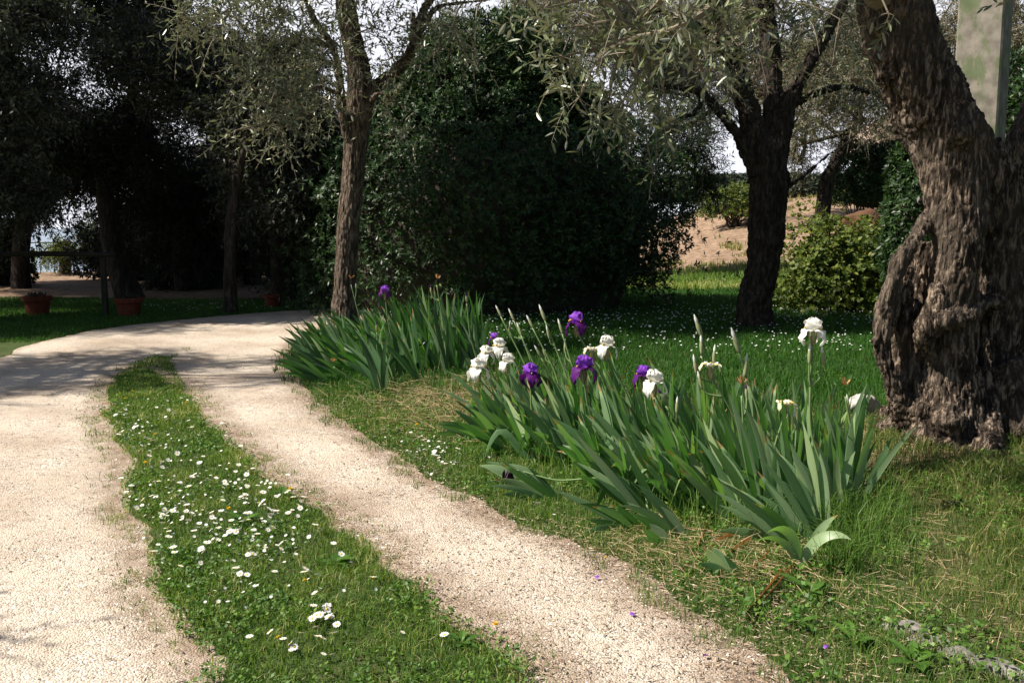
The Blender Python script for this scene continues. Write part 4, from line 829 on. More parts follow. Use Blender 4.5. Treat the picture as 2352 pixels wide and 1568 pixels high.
def iris(base_px, head, kind, label, k=1.25, side=(), leaves=6, Lf=.48, lean=.35, az=math.pi, seed=0, group='irises in flower in the near clump', var0=.4, dz=0., bend=.04, mat='irisleaf', dofs=-.05):
    """base_px ground pixel; head pixel of the top flower; side: list of (pixel u, v, kind) further buds/flowers on this stalk"""
    r = np.random.default_rng(seed+int(head[0])*7); b_ = G(*base_px); b_[2] = H(b_[0], b_[1]); hd = P(head[0], head[1], b_[1]+dofs)
    T = thing('iris_plant', b_, label, 'iris', group)
    fan(b_+[.03, .02, 0], az, lean, leaves, Lf, r, var0=var0).build('leaves', M[mat], T, smooth=True)
    hb = hd-[0, 0, .06*k if kind != 'bud' else .05]
    v = hb-b_; mid = b_+v*.5+np.array([v[0]*.10+bend*r.normal(), .0, .03])
    A = Acc(); C = A.tube([b_-[0, 0, .02], b_+v*.25+[0, 0, .01], mid, hb], [.0085, .0075, .0065, .0052], 7, 24, var=.5)
    dirv = C[-1]-C[-3]
    joins = []
    for (u, vv, kk) in side:
        e = P(u, vv, b_[1]+dofs+r.normal()*.02); i = int(np.clip(np.argmin(np.linalg.norm(C-(e-[0, 0, .16]), axis=1)), 3, 22)); e2 = e-[0, 0, .05]
        A.tube([C[i], (C[i]+e2)/2+[(e2[0]-C[i][0])*.25, 0, -.01], e2], [.0055, .005, .0045], 6, 10, var=.5)
        A.leaves(np.array([C[i]-[0, 0, .01]]), np.array([(e2-C[i])+[0, 0, .05]]), np.array([[0, -1., .1]]), .055, .02, .9); joins.append((e, kk))
    A.build('stem', M['stem'], T, smooth=True)
    if kind == 'bud':
        A = Acc(); budm(A, hd-[0, 0, .04], k, r, dirv); A.build('bud', [M['spathe'], M['white']], T, smooth=True)
    elif kind == 'vbud':
        A = Acc(); budm(A, hd-[0, 0, .04], k*.9, r, dirv); A.build('bud', [M['spathe'], M['purple']], T, smooth=True)
    elif kind == 'dry':
        A = Acc(); n = 9; A.leaves(np.repeat(hd[None], n, 0), rvec(n, r)*.5+[0, 0, .6], rvec(n, r), .05*k, .012*k, r.random(n)); A.build('withered_flower', M['deadleaf'], T)
    else: flower(T, hd-[0, 0, .02*k], k, kind, r)
    for e, kk in joins:
        if kk in ('bud', 'vbud'):
            A = Acc(); budm(A, e-[0, 0, .05], k*.85, r, [r.normal()*.12-.05, 0, 1]); A.build('bud', [M['spathe'], M['white' if kk == 'bud' else 'purple']], T, smooth=True)
        else: flower(T, e-[0, 0, .02*k], k*.95, kk, r)
    return T
NEAR = [
 ((1190, 1010), (1098, 838), 'white', 'white iris flower at the far left end of the near clump, lowest of the four', dict(k=1.5)),
 ((1210, 985), (1116, 806), 'white', 'small white iris flower just above the leftmost one of the near clump', dict(k=1.25)),
 ((1235, 975), (1146, 790), 'white', 'white iris flower topmost of the four at the left end of the near clump', dict(k=1.4)),
 ((1255, 1010), (1166, 824), 'white', 'white iris flower rightmost of the four at the left end of the near clump', dict(k=1.25)),
 ((1250, 965), (1136, 772), 'purple', 'dark purple iris flower half hidden behind a white one, left of the near clump', dict(k=.9, dofs=.15)),
 ((1320, 1045), (1218, 850), 'purple', 'lowest purple iris flower, left part of the near clump', dict(k=1.4)),
 ((1420, 1010), (1325, 732), 'purple', 'tallest purple iris flower, standing above the middle of the near clump', dict(k=1.45)),
 ((1430, 1050), (1341, 834), 'purple', 'purple iris flower among the leaves below the tallest purple one', dict(k=1.6)),
 ((1480, 1030), (1393, 786), 'white', 'tall white iris flower right of the purple ones, with a crumpled flower at its side', dict(k=1.4, side=[(1362, 796, 'crumple')])),
 ((1560, 1090), (1478, 853), 'purple', 'purple iris flower touching a white one in the middle of the near clump', dict(k=1.15)),
 ((1590, 1120), (1502, 867), 'white', 'white iris flower in front of a purple one in the middle of the near clump', dict(k=1.4)),
 ((1710, 1120), (1632, 832), 'crumple', 'half withered white iris flower with two slim buds, right half of the near clump', dict(k=1.25, side=[(1640, 808, 'bud'), (1612, 868, 'bud')])),
 ((1700, 1060), (1610, 752), 'bud', 'tall iris stalk with fat white tipped buds left of the withered flower', dict(k=1.5, side=[(1612, 790, 'bud'), (1600, 835, 'bud')])),
 ((1780, 1110), (1697, 788), 'bud', 'tall iris stalk with one fat pale bud right of the withered flower', dict(k=1.6, side=[(1712, 838, 'bud')])),
 ((1900, 1190), (1868, 748), 'white', 'tallest white iris flower, alone at the right end of the near clump', dict(k=1.25, side=[(1860, 808, 'bud'), (1893, 812, 'bud')], lean=.1, dofs=0, Lf=.52)),
 ((1850, 1160), (1803, 920), 'cream', 'low wilting cream yellow iris flower near the right end of the near clump', dict(k=1.3, lean=.1, side=[(1828, 960, 'bud')])),
 ((1950, 1150), (1943, 885), 'dry', 'rightmost iris stalk of the near clump, with a dried brown tip', dict(k=1.0, lean=.05, side=[(1950, 915, 'bud')])),
 ((1790, 1180), (1704, 882), 'dry', 'iris stalk with two dried brown tips between the tall buds and the cream flower', dict(k=1.0, side=[(1716, 890, 'vbud')])),
 ((1600, 1100), (1530, 905), 'vbud', 'short iris stalk with a brown sheathed bud right of the white and purple pair', dict(k=1.2, side=[(1555, 925, 'bud')])),
 ((1260, 960), (1150, 712), 'bud', 'leftmost tall iris bud stalk of the near clump, with a pale knobby tip', dict(k=1.0, dofs=.1)),
 ((1270, 960), (1180, 722), 'bud', 'second tall iris bud stalk from the left in the near clump', dict(k=1.1, dofs=.1, side=[(1170, 745, 'bud')])),
 ((1290, 970), (1197, 755), 'bud', 'third iris bud stalk from the left in the near clump, shorter than its neighbours', dict(k=1.1, dofs=.1)),
 ((1310, 970), (1223, 738), 'bud', 'fourth iris bud stalk from the left in the near clump', dict(k=1.15, dofs=.1, side=[(1252, 800, 'vbud')])),
 ((1340, 970), (1251, 720), 'bud', 'tallest iris bud stalk left of the tallest purple flower', dict(k=1.35, dofs=.1, side=[(1262, 760, 'bud')])),
 ((1370, 980), (1291, 750), 'bud', 'iris bud stalk just left of the tallest purple flower', dict(k=1.2, dofs=.1, side=[(1298, 790, 'bud')])),
 ((1330, 990), (1243, 806), 'bud', 'short slender iris bud stalk behind the lowest purple flower', dict(k=1.1)),
 ((1240, 1040), (1191, 930), 'vbud', 'very short iris bud stalk among the leaves at the left of the near clump', dict(k=1.0)),
]
def near_label(base, u, v, marks):
    m = min(marks, key=lambda m_: (m_[0]-u)**2+((m_[1]-v)*1.6)**2); dx, dy = u-m[0], (v-m[1])*1.6
    rel = ('left of' if dx < 0 else 'right of') if abs(dx) > abs(dy) else ('above' if dy < 0 else 'below')
    return base+' '+rel+' '+m[2]
NMARK = [(1190, 1010, 'the leftmost white flower stalk'), (1250, 985, 'the second white flower stalk'), (1320, 1045, 'the lowest purple flower stalk'), (1420, 1010, 'the tallest purple flower stalk'), (1480, 1030, 'the crumpled white flower stalk'), (1560, 1090, 'the purple and white flower pair'),
         (1710, 1120, 'the half withered white flower stalk'), (1700, 1060, 'the fat white bud stalk'), (1780, 1110, 'the single fat bud stalk'), (1900, 1190, 'the tallest white flower stalk'), (1850, 1160, 'the wilting cream flower stalk'), (1950, 1130, 'the rightmost brown tipped stalk'), (1640, 1200, 'the splayed middle fan'), (1400, 1130, 'the bent stalk base'), (1800, 1235, 'the front corner fan'), (1500, 1170, 'the flat lying fan'), (1270, 1080, 'the verge side fan')]
FMARK = [(925, 850, 'the small purple flower stalk'), (860, 830, 'the withered stalk at the trunk'), (1030, 850, 'the tall withered stalk'), (1100, 860, 'the purple tipped bud stalk'), (905, 870, 'the short bud stalk'), (870, 905, 'the leaning withered stalk'), (795, 790, 'the slim olive trunk'), (700, 820, 'the leaf tips over the path'), (760, 880, 'the path side edge'), (1060, 800, 'the tall upright leaves'), (830, 800, 'the sunny side of the trunk'), (960, 800, 'the back of the clump'), (980, 880, 'the folded pale leaf'), (740, 840, 'the lying leaf fans'), (1090, 845, 'the right end')]
for i, (bp_, hd, kind, lb, kw) in enumerate(NEAR): iris(bp_, hd, kind, lb, seed=i, **kw)
FAR = [((925, 850), (884, 664), 'purple', 'single small purple iris flower above the far clump beside the slim olive', dict(k=1.2)),
       ((860, 830), (806, 640), 'dry', 'withered iris stalk right against the slim olive trunk', dict(k=1.1, side=[(818, 650, 'vbud')])),
       ((1030, 850), (1003, 640), 'dry', 'tall withered iris stalk in the middle of the far clump', dict(k=1.1, side=[(990, 660, 'vbud')])),
       ((1100, 860), (1072, 682), 'vbud', 'iris stalk with a purple tipped bud right of the middle in the far clump', dict(k=1.1)),
       ((905, 870), (865, 748), 'vbud', 'short iris bud stalk in the left half of the far clump', dict(k=1.1)),
       ((870, 905), (765, 830), 'dry', 'thin withered iris stalk leaning over the path side of the far clump', dict(k=.8))]
for i, (bp_, hd, kind, lb, kw) in enumerate(FAR): iris(bp_, hd, kind, lb, seed=50+i, leaves=6, Lf=.6, lean=.15, group='irises in flower in the far clump', mat='irisfar', **kw)

def scatter_poly(poly_px, n, seed, mind=.06):
    Pw = np.array([G(u, v) for u, v in poly_px]); r = np.random.default_rng(seed); lo, hi = Pw.min(0), Pw.max(0); out = []
    k = 0
    while len(out) < n and k < 20000:
        k += 1; q = np.array([r.uniform(lo[0], hi[0]), r.uniform(lo[1], hi[1]), 0])
        if pip(q[0:1], q[1:2], Pw)[0] and all((q[0]-a[0])**2+(q[1]-a[1])**2 > mind**2 for a in out): out.append(q)
    return out
r5 = np.random.default_rng(55)
def plantfan(q, az, lean, n, L, mat, label, group, var0=.4, archm=.5):
    q = q.copy(); q[2] = float(H(q[0], q[1]))
    o = fan(q, az, lean, n, L, r5, var0=var0, archm=archm).build('iris_plant', M[mat], loc=q, smooth=True); tag(o, label, 'iris', group)
NP = [(1110, 985), (1200, 950), (1400, 965), (1640, 1010), (1840, 1050), (1950, 1090), (1965, 1170), (1900, 1240), (1780, 1235), (1640, 1215), (1500, 1190), (1380, 1140), (1260, 1090), (1160, 1040)]
for q in scatter_poly(NP, 108, 61, .078):
    u = CU+q[0]/q[1]*FPX; right = sst(1550, 1900, u); v_ = HZ+EYE*FPX/q[1]
    front = sst(0, 1, (v_-(960+(u-1110)*.22))/110.)
    lean = (1-right)*(.17+.50*front)+right*(.0+.20*front)+r5.normal()*.14; az = math.pi+.35+r5.normal()*.5
    plantfan(q, az, lean, int(r5.integers(5, 8)), .47+.15*r5.random()+.08*right, 'irisleaf',
             near_label('upright iris fan' if lean < .35 else 'leaning iris fan', u, v_, NMARK)+', near clump',
             'flowerless iris fans of the near clump', .42+.12*right)
for (u, v, az, lean, n, L, lb) in [(1120, 1010, 3.2, 1.05, 6, .42, 'low iris fan lying outward at the left tip of the near clump'), (1700, 1330, 3.0, .75, 6, .22, 'small young iris fan in front of the near clump, beside dead brown leaves'), (1570, 1235, 3.3, .85, 6, .40, 'iris fan splayed toward the path from the middle of the near clump'),
                                   (1830, 1262, 2.95, .75, 7, .50, 'iris fan splayed left at the front right corner of the near clump'), (1880, 1250, 3.0, .5, 7, .52, 'iris fan behind the pale drooping leaves at the front right corner'), (1215, 1115, 3.15, 1.0, 5, .34, 'small iris fan on the path side below the left flowers'), (1530, 1252, 3.3, .8, 4, .20, 'tiny iris fan at the path edge left of the young fan'),
                                   (1470, 1215, 3.25, 1.0, 6, .42, 'iris fan lying toward the path, left of the splayed middle one'), (1280, 1150, 3.1, .9, 6, .42, 'iris fan leaning over the verge, left front of the near clump')]:
    plantfan(G(u, v), az, lean, n, L, 'irisleaf', lb, 'splayed iris fans at the front of the near clump', .45, .45)
# pale drooping leaves at the front corner
q = G(1838, 1300); q[2] = 0; A = Acc()
for az, tl, L, ar, w_ in [(3.6, .2, .34, 2.3, .045), (-.45, .35, .30, 1.9, .05), (.35, .45, .30, .9, .035), (.55, .6, .26, .9, .03), (3.35, .5, .30, 1.9, .035)]:
    iris_leaf(A, q+[0, 0, .0], az, tl, L, w_, ar, .9, .75, r5, 14)
o = A.build('iris_plant', M['irisleaf'], loc=q, smooth=True); tag(o, 'pale grey green iris with limp drooping leaves, front right corner of the near clump', 'iris', 'splayed iris fans at the front of the near clump')
FP = [(690, 820), (740, 790), (860, 775), (1000, 790), (1100, 830), (1110, 850), (1060, 872), (960, 885), (860, 900), (770, 890), (715, 870), (690, 840)]
for q in scatter_poly(FP, 66, 62, .12):
    u = CU+q[0]/q[1]*FPX; v_ = HZ+EYE*FPX/q[1]; rt = sst(820, 1050, u); front = sst(830, 895, v_)
    lean = (1-rt)*(.55+.4*front)+rt*(.0+.2*front)+r5.normal()*.12
    plantfan(q, math.pi+.3+r5.normal()*.5, lean, int(r5.integers(5, 8)), .52+.26*rt*(1-.4*front)+.08*r5.random(), 'irisfar',
             near_label('upright iris fan' if lean < .35 else 'leaning iris fan', u, v_, FMARK)+', far clump',
             'flowerless iris fans of the far clump', .40, .4)
# nodding stem with dark dried flower
q = G(1490, 1180); T = thing('iris_plant', q, 'iris stem bent flat over the path verge with a shrivelled black flower', 'iris', None)
A = Acc(); pts = [q, P(1470, 1118, 4.9), P(1380, 1098, 4.95), P(1280, 1102, 5.0), P(1200, 1082, 5.05), P(1170, 1080, 5.1)]
A.tube(pts, [.006, .006, .0055, .005, .0045, .004], 7, 40, var=.6); A.build('stem', M['stem'], T, smooth=True)
A = Acc(); n = 16; e = pts[-1]; A.leaves(np.repeat(e[None], n, 0)+r5.normal(size=(n, 3))*.008, norm(rvec(n, r5)*.4+[-.1, 0, -1]), rvec(n, r5), .085, .022, 0., True); A.build('withered_flower', M['dried'], T)
# dead leaves in front of the clump
for k, (p0, p1, lb) in enumerate([((1821, 1318), (1741, 1412), 'long rust brown dead iris leaf hanging under the drooping leaves'), ((1796, 1332), (1706, 1435), 'twisted dead iris leaf reaching lowest toward the path'), ((1766, 1290), (1706, 1345), 'orange brown dead iris leaf just right of the young fan'), ((1726, 1255), (1671, 1290), 'dead tan iris leaf lying in the straw behind the young fan'), ((1626, 1215), (1601, 1270), 'short curled rust red dead iris leaf left of the young fan'), ((1700, 1240), (1640, 1262), 'thin dead iris leaf under the middle of the near clump')]):
    q = G(*p0); e = G(*p1); dv = e-q; az = math.atan2(dv[1], dv[0]); L = np.linalg.norm(dv)*1.08; q = q+[0, 0, .05]; A = Acc(); iris_leaf(A, q, az, 1.62, L, .019+.006*(k % 2), -.12, .8, .5, r5, 14); o = A.build('dead_leaf', M['deadleaf'], loc=q, smooth=True); tag(o, lb, 'dead leaf', 'dead iris leaves')

# ------------------------------------------------ grass and ground cover
def pathmask(x, y):
    return pip(x, y, POLY_DRIVE) & ~pip(x, y, POLY_STRIP)
def blades(A, x, y, z, h, w_, lean, var, r):
    n = len(x)
    if n == 0: return
    a = r.random(n)*2*math.pi; ld = np.stack([np.cos(a), np.sin(a), 0*a], 1); f = r.random(n)*math.pi; S = np.stack([np.cos(f), np.sin(f), 0*f], 1)
    b_ = np.stack([x, y, z], 1); h = h[:, None]; w_ = np.broadcast_to(w_, (n,))[:, None]; lean = lean[:, None]
    m_ = b_+np.array([0, 0, 1.])*h*.6+ld*lean*h*.3; t = b_+np.array([0, 0, 1.])*h*(1-.25*lean)+ld*lean*h*1.0
    V = np.stack([b_-S*w_*.5, b_+S*w_*.5, m_+S*w_*.4, m_-S*w_*.4, t], 1).reshape(-1, 3); i = (np.arange(n)*5)[:, None]
    A.add(V, [i+np.array([[0, 1, 2, 3]]), i+np.array([[3, 2, 4]])], np.repeat(var, 5))
rg = np.random.default_rng(99)
# candidates over the near ground
def cand(x0, x1, y0, y1, dens):
    n = int((x1-x0)*(y1-y0)*dens); return rg.uniform(x0, x1, n), rg.uniform(y0, y1, n)
# 1 median strip
x, y = cand(-5.2, .8, 1.8, 12.4, 9500)
dS = np.minimum(dist_poly(x, y, esl), dist_poly(x, y, esr)); ins = pip(x, y, POLY_STRIP)
TIP = np.array([G(a, b_) for a, b_ in [(262, 875), (300, 842), (340, 822), (400, 803), (440, 798), (430, 806), (395, 822), (400, 850), (430, 900), (380, 880)]]); tip = pip(x, y, TIP) & ~ins & (rg.random(len(x)) < .75) & (n2(x, y, 2.2, 91, 3) > .40)
k = tip | (ins & (rg.random(len(x)) < np.clip(.35+dS*5, 0, 1))) | (~ins & (rg.random(len(x)) < .8*np.exp(-(dS/.10)**2)*(n2(x, y, 11, 3, 3) > .50)))
k &= rg.random(len(x)) < np.minimum(1, (4.6/np.maximum(y, 1))**1.1)
x, y, dS = x[k], y[k], dS[k]; cl = n2(x, y, 5, 11, 3)
A = Acc(); blades(A, x, y, HS(x, y)-.005, (.022+.055*cl**1.5*(.5+rg.random(len(x))))*np.clip(.5+dS*5, .5, 1.15), (.0036*np.maximum(1, y/4.5)), rg.random(len(x))*1.1, np.clip(rg.normal(size=len(x))*.25+.33+.9*(cl-.45)+.55*(rg.random(len(x)) < .08)+.25*np.exp(-(dS/.08)**2), 0, 1), rg)
tag(A.build('strip_grass', M['grass']), 'short green grass of the strip between the two wheel tracks', 'grass', kind='stuff')
# 2 verge, lawn, right foreground
x, y = cand(-3.5, 9, 2.2, 26, 5600)
dI = dist_poly(x, y, ei)
k = (~pathmask(x, y) | ((dI < .18) & (rg.random(len(x)) < .8) & (n2(x, y, 9, 13, 3) > .46+dI*.8))) & ~pip(x, y, POLY_STRIP) & (np.abs(x) < .62*y+.7) & (rg.random(len(x)) < np.minimum(1, (4.6/np.maximum(y, 1))**1.75))
dI = None; x, y = x[k], y[k]; dI = dist_poly(x, y, ei)
right_of = x > np.interp(y, ei[:, 1][:620], ei[:, 0][:620])-.2
k = right_of; x, y, dI = x[k], y[k], dI[k]; n = len(x)
patch = n2(x, y, 2.2, 21, 3); straw = np.exp(-(((x-.35-(y-7.8)*-.45)/.8)**2+((y-8.0)/1.3)**2))
dryz = np.clip(.8*sst(1.2, 1.9, x)*(1-sst(6.3, 7.8, y))+straw*1.2+.8*np.exp(-(((x-3.0)/1.6)**2+((y-6.2)/1.0)**2)), 0, 1)
lawnz = sst(7.0, 8.5, y+(x-1.5)*.25)*(1-straw)
isl = (rg.random(n) < lawnz); isd = ~isl & (rg.random(n) < np.clip(dryz*.95, 0, 1)); isv = ~isl & ~isd
thin = np.where(isd, (patch > .36+.1*rg.random(n)) | (rg.random(n) < .7), True)
hh = np.where(isl, .05+.09*patch, np.where(isd, .02+.22*np.maximum(patch-.42, 0)+.045*sst(1.8, 2.6, x), .028+.065*patch))*(.6+.8*rg.random(n))
hh *= np.clip(.75+dI*3, .75, 1)
var = np.clip(rg.normal(size=n)*.18+np.where(isd, .34-.8*(n2(x, y, 3.1, 57, 3)-.5), .33+.3*(patch-.5)), 0, 1); var = np.where((rg.random(n) < .06) & ~isl, .95, var)
for nm, mk, mt, lb in (('lawn_grass', isl, 'lawn', 'deep green lawn grass behind the irises'), ('dry_grass', isd & thin, 'drygrass', 'dry yellowing grass of the right foreground and around the clumps'), ('verge_grass', isv, 'grass', 'short green grass of the verge beside the right wheel track')):
    A = Acc(); wd = np.maximum(.0030, y[mk]*.00075); blades(A, x[mk], y[mk], H(x[mk], y[mk])-.005, hh[mk], wd, (rg.random(mk.sum())*1.0)+.35*(nm == 'dry_grass')*rg.random(mk.sum()), var[mk], rg)
    tag(A.build(nm, M[mt]), lb, 'grass', kind='stuff')
# 3 left verge under the grove
x, y = cand(-11, 0, 9, 19.6, 900); k = ~pip(x, y, POLY_DRIVE); x, y = x[k], y[k]
lft = y > np.interp(x, eo[:, 0][400:][np.argsort(eo[:, 0][400:])], eo[:, 1][400:][np.argsort(eo[:, 0][400:])])-.05
x, y = x[lft], y[lft]; A = Acc(); n = len(x)
blades(A, x, y, H(x, y)-.005, (.03+.05*n2(x, y, 2, 4))*(.6+.8*rg.random(n)), .010, rg.random(n)*.9, np.clip(rg.normal(size=n)*.2+.4, 0, 1), rg)
tag(A.build('far_verge_grass', M['lawn']), 'shaded grass beyond the drive under the dark grove', 'grass', kind='stuff')
# 4 slope grass
x, y = cand(1, 13, 22.3, 28.5, 320); A = Acc(); n = len(x); k = rg.random(n) < np.where(y < 26.5, 1, .3); x, y = x[k], y[k]; n = len(x)
blades(A, x, y, H(x, y)-.005, (.10+.12*n2(x, y, 1, 4))*(.6+.8*rg.random(n)), .022, rg.random(n)*.9, np.clip(rg.normal(size=n)*.2+np.where(y < 24.3, .75, .45), 0, 1), rg)
tag(A.build('slope_grass', M['grass']), 'sunlit grass at the foot of the bare slope', 'grass', kind='stuff')
x, y = cand(2, 22, 26.5, 44, 160); k = n2(x, y, .8, 61, 3) > .60; x, y = x[k], y[k]; A = Acc(); n = len(x)
blades(A, x, y, H(x, y)-.005, (.08+.16*rg.random(n)), .03, rg.random(n)*.9, .3+.7*rg.random(n), rg)
tag(A.build('slope_tufts', M['drygrass']), 'thin dry tufts growing on the bare slope', 'grass', kind='stuff')
# tall loose grass at the right of the near clump and inside the clumps
A = Acc(); n = 5200; q = np.array([G(u, v) for u, v in zip(rg.uniform(1880, 2120, n), rg.uniform(1060, 1330, n))]); k = rg.random(n) < np.clip(n2(q[:, 0], q[:, 1], 3, 8)*1.6-.4, 0, 1)*np.exp(-((q[:, 0]-1.75-(q[:, 1]-5)*.1)/.35)**2)
q = q[k]; n = len(q); blades(A, q[:, 0], q[:, 1], q[:, 2], .10+.16*rg.random(n), .004, rg.random(n)*1.3, rg.random(n)*.55, rg)
n = 3500; q = np.array([G(u, v) for u, v in zip(rg.uniform(1120, 1900, n), rg.uniform(960, 1330, n))]); k = pip(q[:, 0], q[:, 1], np.array([G(u, v+18) for u, v in NP])); q = q[k]; n = len(q)
blades(A, q[:, 0], q[:, 1], q[:, 2], .08+.22*rg.random(n), .0038, rg.random(n)*1.2, rg.random(n)*.7, rg)
tag(A.build('long_grass', M['grass']), 'long thin grass blades among the irises of the near clump', 'grass', kind='stuff')
# straw heap between the clumps and straw under near clump
A = Acc()
def strawpile(cu, cv, su, sv, n, hmax, L0):
    q = np.array([G(u, v) for u, v in zip(rg.normal(size=n)*su+cu, rg.normal(size=n)*sv+cv)]); q = q[~pathmask(q[:, 0], q[:, 1])]; n = len(q); q[:, 2] = H(q[:, 0], q[:, 1])+rg.random(n)*hmax
    D = norm(np.stack([rg.normal(size=n), rg.normal(size=n), rg.normal(size=n)*.22+.05], 1)); A.twigs(q, D, L0*(.4+rg.random(n)), .15*np.ones(n), .0016, 4, var=rg.random(n).repeat(12))
strawpile(970, 920, 85, 35, 1000, .06, .22); strawpile(1020, 960, 80, 30, 800, .05, .16); strawpile(1720, 1290, 130, 40, 800, .05, .12); strawpile(2050, 1000, 90, 30, 500, .03, .12); strawpile(1500, 1240, 120, 30, 600, .04, .10)
strawpile(2100, 1350, 160, 90, 260, .04, .12); strawpile(2050, 1180, 100, 70, 160, .04, .15)
tag(A.build('straw', M['straw']), 'tangled dry straw lying around the iris clumps', 'straw', kind='stuff')

# clover and little ground leaves
def cover(name, pts, L, mat, label, r, spread=.5):
    A = Acc(); n = len(pts)
    for j in range(3):
        a = r.random(n)*6.28; D = norm(np.stack([np.cos(a), np.sin(a), .25+.5*r.random(n)], 1)); Nn = norm(np.stack([r.normal(size=n)*spread, r.normal(size=n)*spread, np.ones(n)], 1))
        A.leaves(pts+r.normal(size=(n, 3))*[.006, .006, .004], D, Nn, L*(.6+.8*r.random(n)), L*.75*(.6+.6*r.random(n)), np.clip(r.random(n), 0, 1), False)
    tag(A.build(name, M[mat]), label, 'ground cover', kind='stuff')
x, y = cand(-3.4, .6, 1.8, 10, 1500); k = pip(x, y, POLY_STRIP) & (n2(x, y, 2.6, 77, 3) > .50-.06*rg.random(len(x))) & (rg.random(len(x)) < np.minimum(1, (4.5/y)**1.2)); x, y = x[k], y[k]
cover('clover', np.stack([x, y, HS(x, y)+.018+.02*rg.random(len(x))], 1), .017, 'clover', 'low clover and small leaves in the strip between the tracks', rg)
x, y = cand(-2.5, 4, 2.4, 9.5, 700); k = ~pathmask(x, y) & ~pip(x, y, POLY_STRIP) & (x > np.interp(y, ei[:620, 1], ei[:620, 0])) & (n2(x, y, 1.9, 78, 3) > .55) & (rg.random(len(x)) < np.minimum(1, (4.5/y)**1.2)); x, y = x[k], y[k]
cover('small_weeds', np.stack([x, y, H(x, y)+.02+.025*rg.random(len(x))], 1), .022, 'clover', 'small leafy weeds in the right verge grass', rg)

# rosette weeds
def weed(u, v, L, n, label, group='broad leaved weeds'):
    q = G(u, v); q[2] = float(HS(q[0:1], q[1:2])[0]); r = np.random.default_rng(int(u+v)); A = Acc(); a = np.arange(n)*2.4+r.random(n)*1.3
    D = np.stack([np.cos(a), np.sin(a), .35+.5*r.random(n)], 1); A.leaves(np.repeat(q[None], n, 0)+[0, 0, .01]+D*.012, D, np.stack([-np.cos(a)*.4, -np.sin(a)*.4, np.ones(n)], 1), L*(.45+.7*r.random(n)), L*(.32+.22*r.random(n)), .15+.5*r.random(n), True, curl=-.25)
    tag(A.build('weed', M['clover'], loc=q), label, 'weed', group)
for u, v, L, n, lb in [(560, 1215, .085, 9, 'leafy weed in the strip left of the orange buttercup'), (650, 1150, .08, 8, 'pale leafed weed at the right edge of the strip beside two dandelions'), (770, 1310, .09, 9, 'broad pale weed in the middle of the strip above the bottom daisies'), (540, 1290, .07, 8, 'small weed among the dense daisies of the strip'),
                       (1860, 1370, .12, 7, 'large broad leaved weed under the drooping iris leaves'), (1920, 1310, .10, 6, 'broad leaved weed right of the drooping iris leaves'), (1720, 1400, .09, 7, 'dark leafed weed at the verge edge below the dead iris leaves'), (1960, 1480, .09, 9, 'leafy weed in the bottom right grass left of the edging stones'), (1830, 1440, .08, 8, 'weed at the verge below the largest broad leaved weed'), (1420, 1150, .07, 7, 'weed under the front leaves of the near clump'), (2100, 1530, .10, 10, 'bushy bright weed just below the edging stones'), (1060, 1500, .07, 8, 'weed in the strip left of the lone bottom dandelion')]:
    weed(u, v, L, n, lb)

# ------------------------------------------------ gravel, litter
def pebbles(x, y, s, var, r):
    n = len(x); A = Acc(); O = np.array([[1, 0, 0], [0, 1, 0], [-1, 0, 0], [0, -1, 0], [0, 0, .6], [0, 0, -.5]], float)
    a = r.random(n)*6.28; R_ = np.stack([np.cos(a), -np.sin(a), np.sin(a), np.cos(a)], 1)
    V = O[None]*(1+r.normal(size=(n, 6, 1))*.25)*s[:, None, None]*np.array([1, .75, .7]); X_ = V[..., 0]*R_[:, 0:1]+V[..., 1]*R_[:, 1:2]; Y_ = V[..., 0]*R_[:, 2:3]+V[..., 1]*R_[:, 3:4]
    V = np.stack([X_+x[:, None], Y_+y[:, None], V[..., 2]+(HS(x, y)+.012)[:, None]], -1).reshape(-1, 3); i = (np.arange(n)*6)[:, None]
    F = np.concatenate([i+np.array([q]) for q in ([0, 1, 4], [1, 2, 4], [2, 3, 4], [3, 0, 4], [1, 0, 5], [2, 1, 5], [3, 2, 5], [0, 3, 5])]); A.add(V, F, np.repeat(var, 6)); return A
M['pebble'] = leafmat('pebble', [(0, (.16, .12, .09)), (.3, (.42, .34, .27)), (.8, (.64, .56, .47)), (1, (.84, .81, .76))], rough=.9, tr=0, spec=.2)
x, y = cand(-4.2, 2.4, 2.3, 11, 4200); ded = np.minimum(dist_poly(x, y, ei), np.minimum(dist_poly(x, y, esr), dist_poly(x, y, esl)))
k = pathmask(x, y) & (rg.random(len(x)) < (.55+.45*np.exp(-(ded/.16)**2))*np.minimum(1, (3.8/y)**1.7)) & (n2(x, y, 1.5, 33, 3) > .42*rg.random(len(x))+.20); x, y = x[k], y[k]
tag(pebbles(x, y, (.0022+.0075*rg.random(len(x))**5)*np.maximum(1, y/6), rg.random(len(x)), rg).build('loose_gravel', M['pebble']), 'loose pale gravel scattered on both wheel tracks', 'gravel', kind='stuff')
M['litter'] = leafmat('litter', [(0, (.10, .065, .04)), (.5, (.30, .215, .14)), (1, (.58, .47, .34))], rough=.8, tr=0, spec=.2)
x, y = cand(-3.6, 2.9, 2.2, 13, 2600); dd = dist_poly(x, y, ei); d2 = dist_poly(x, y, esr); d3 = dist_poly(x, y, esl)
pr = np.exp(-(dd/.22)**2)*.9+np.exp(-(d2/.14)**2)*.6+np.exp(-(d3/.08)**2)*.15+.03+.6*np.exp(-(((x-.9)/.7)**2+((y-3.4)/.8)**2))
k = (rg.random(len(x)) < pr*np.minimum(1, (4.5/y)**1.3)*(.4+n2(x, y, 4, 5))) & ~(pip(x, y, POLY_STRIP)); x, y = x[k], y[k]; n = len(x); A = Acc()
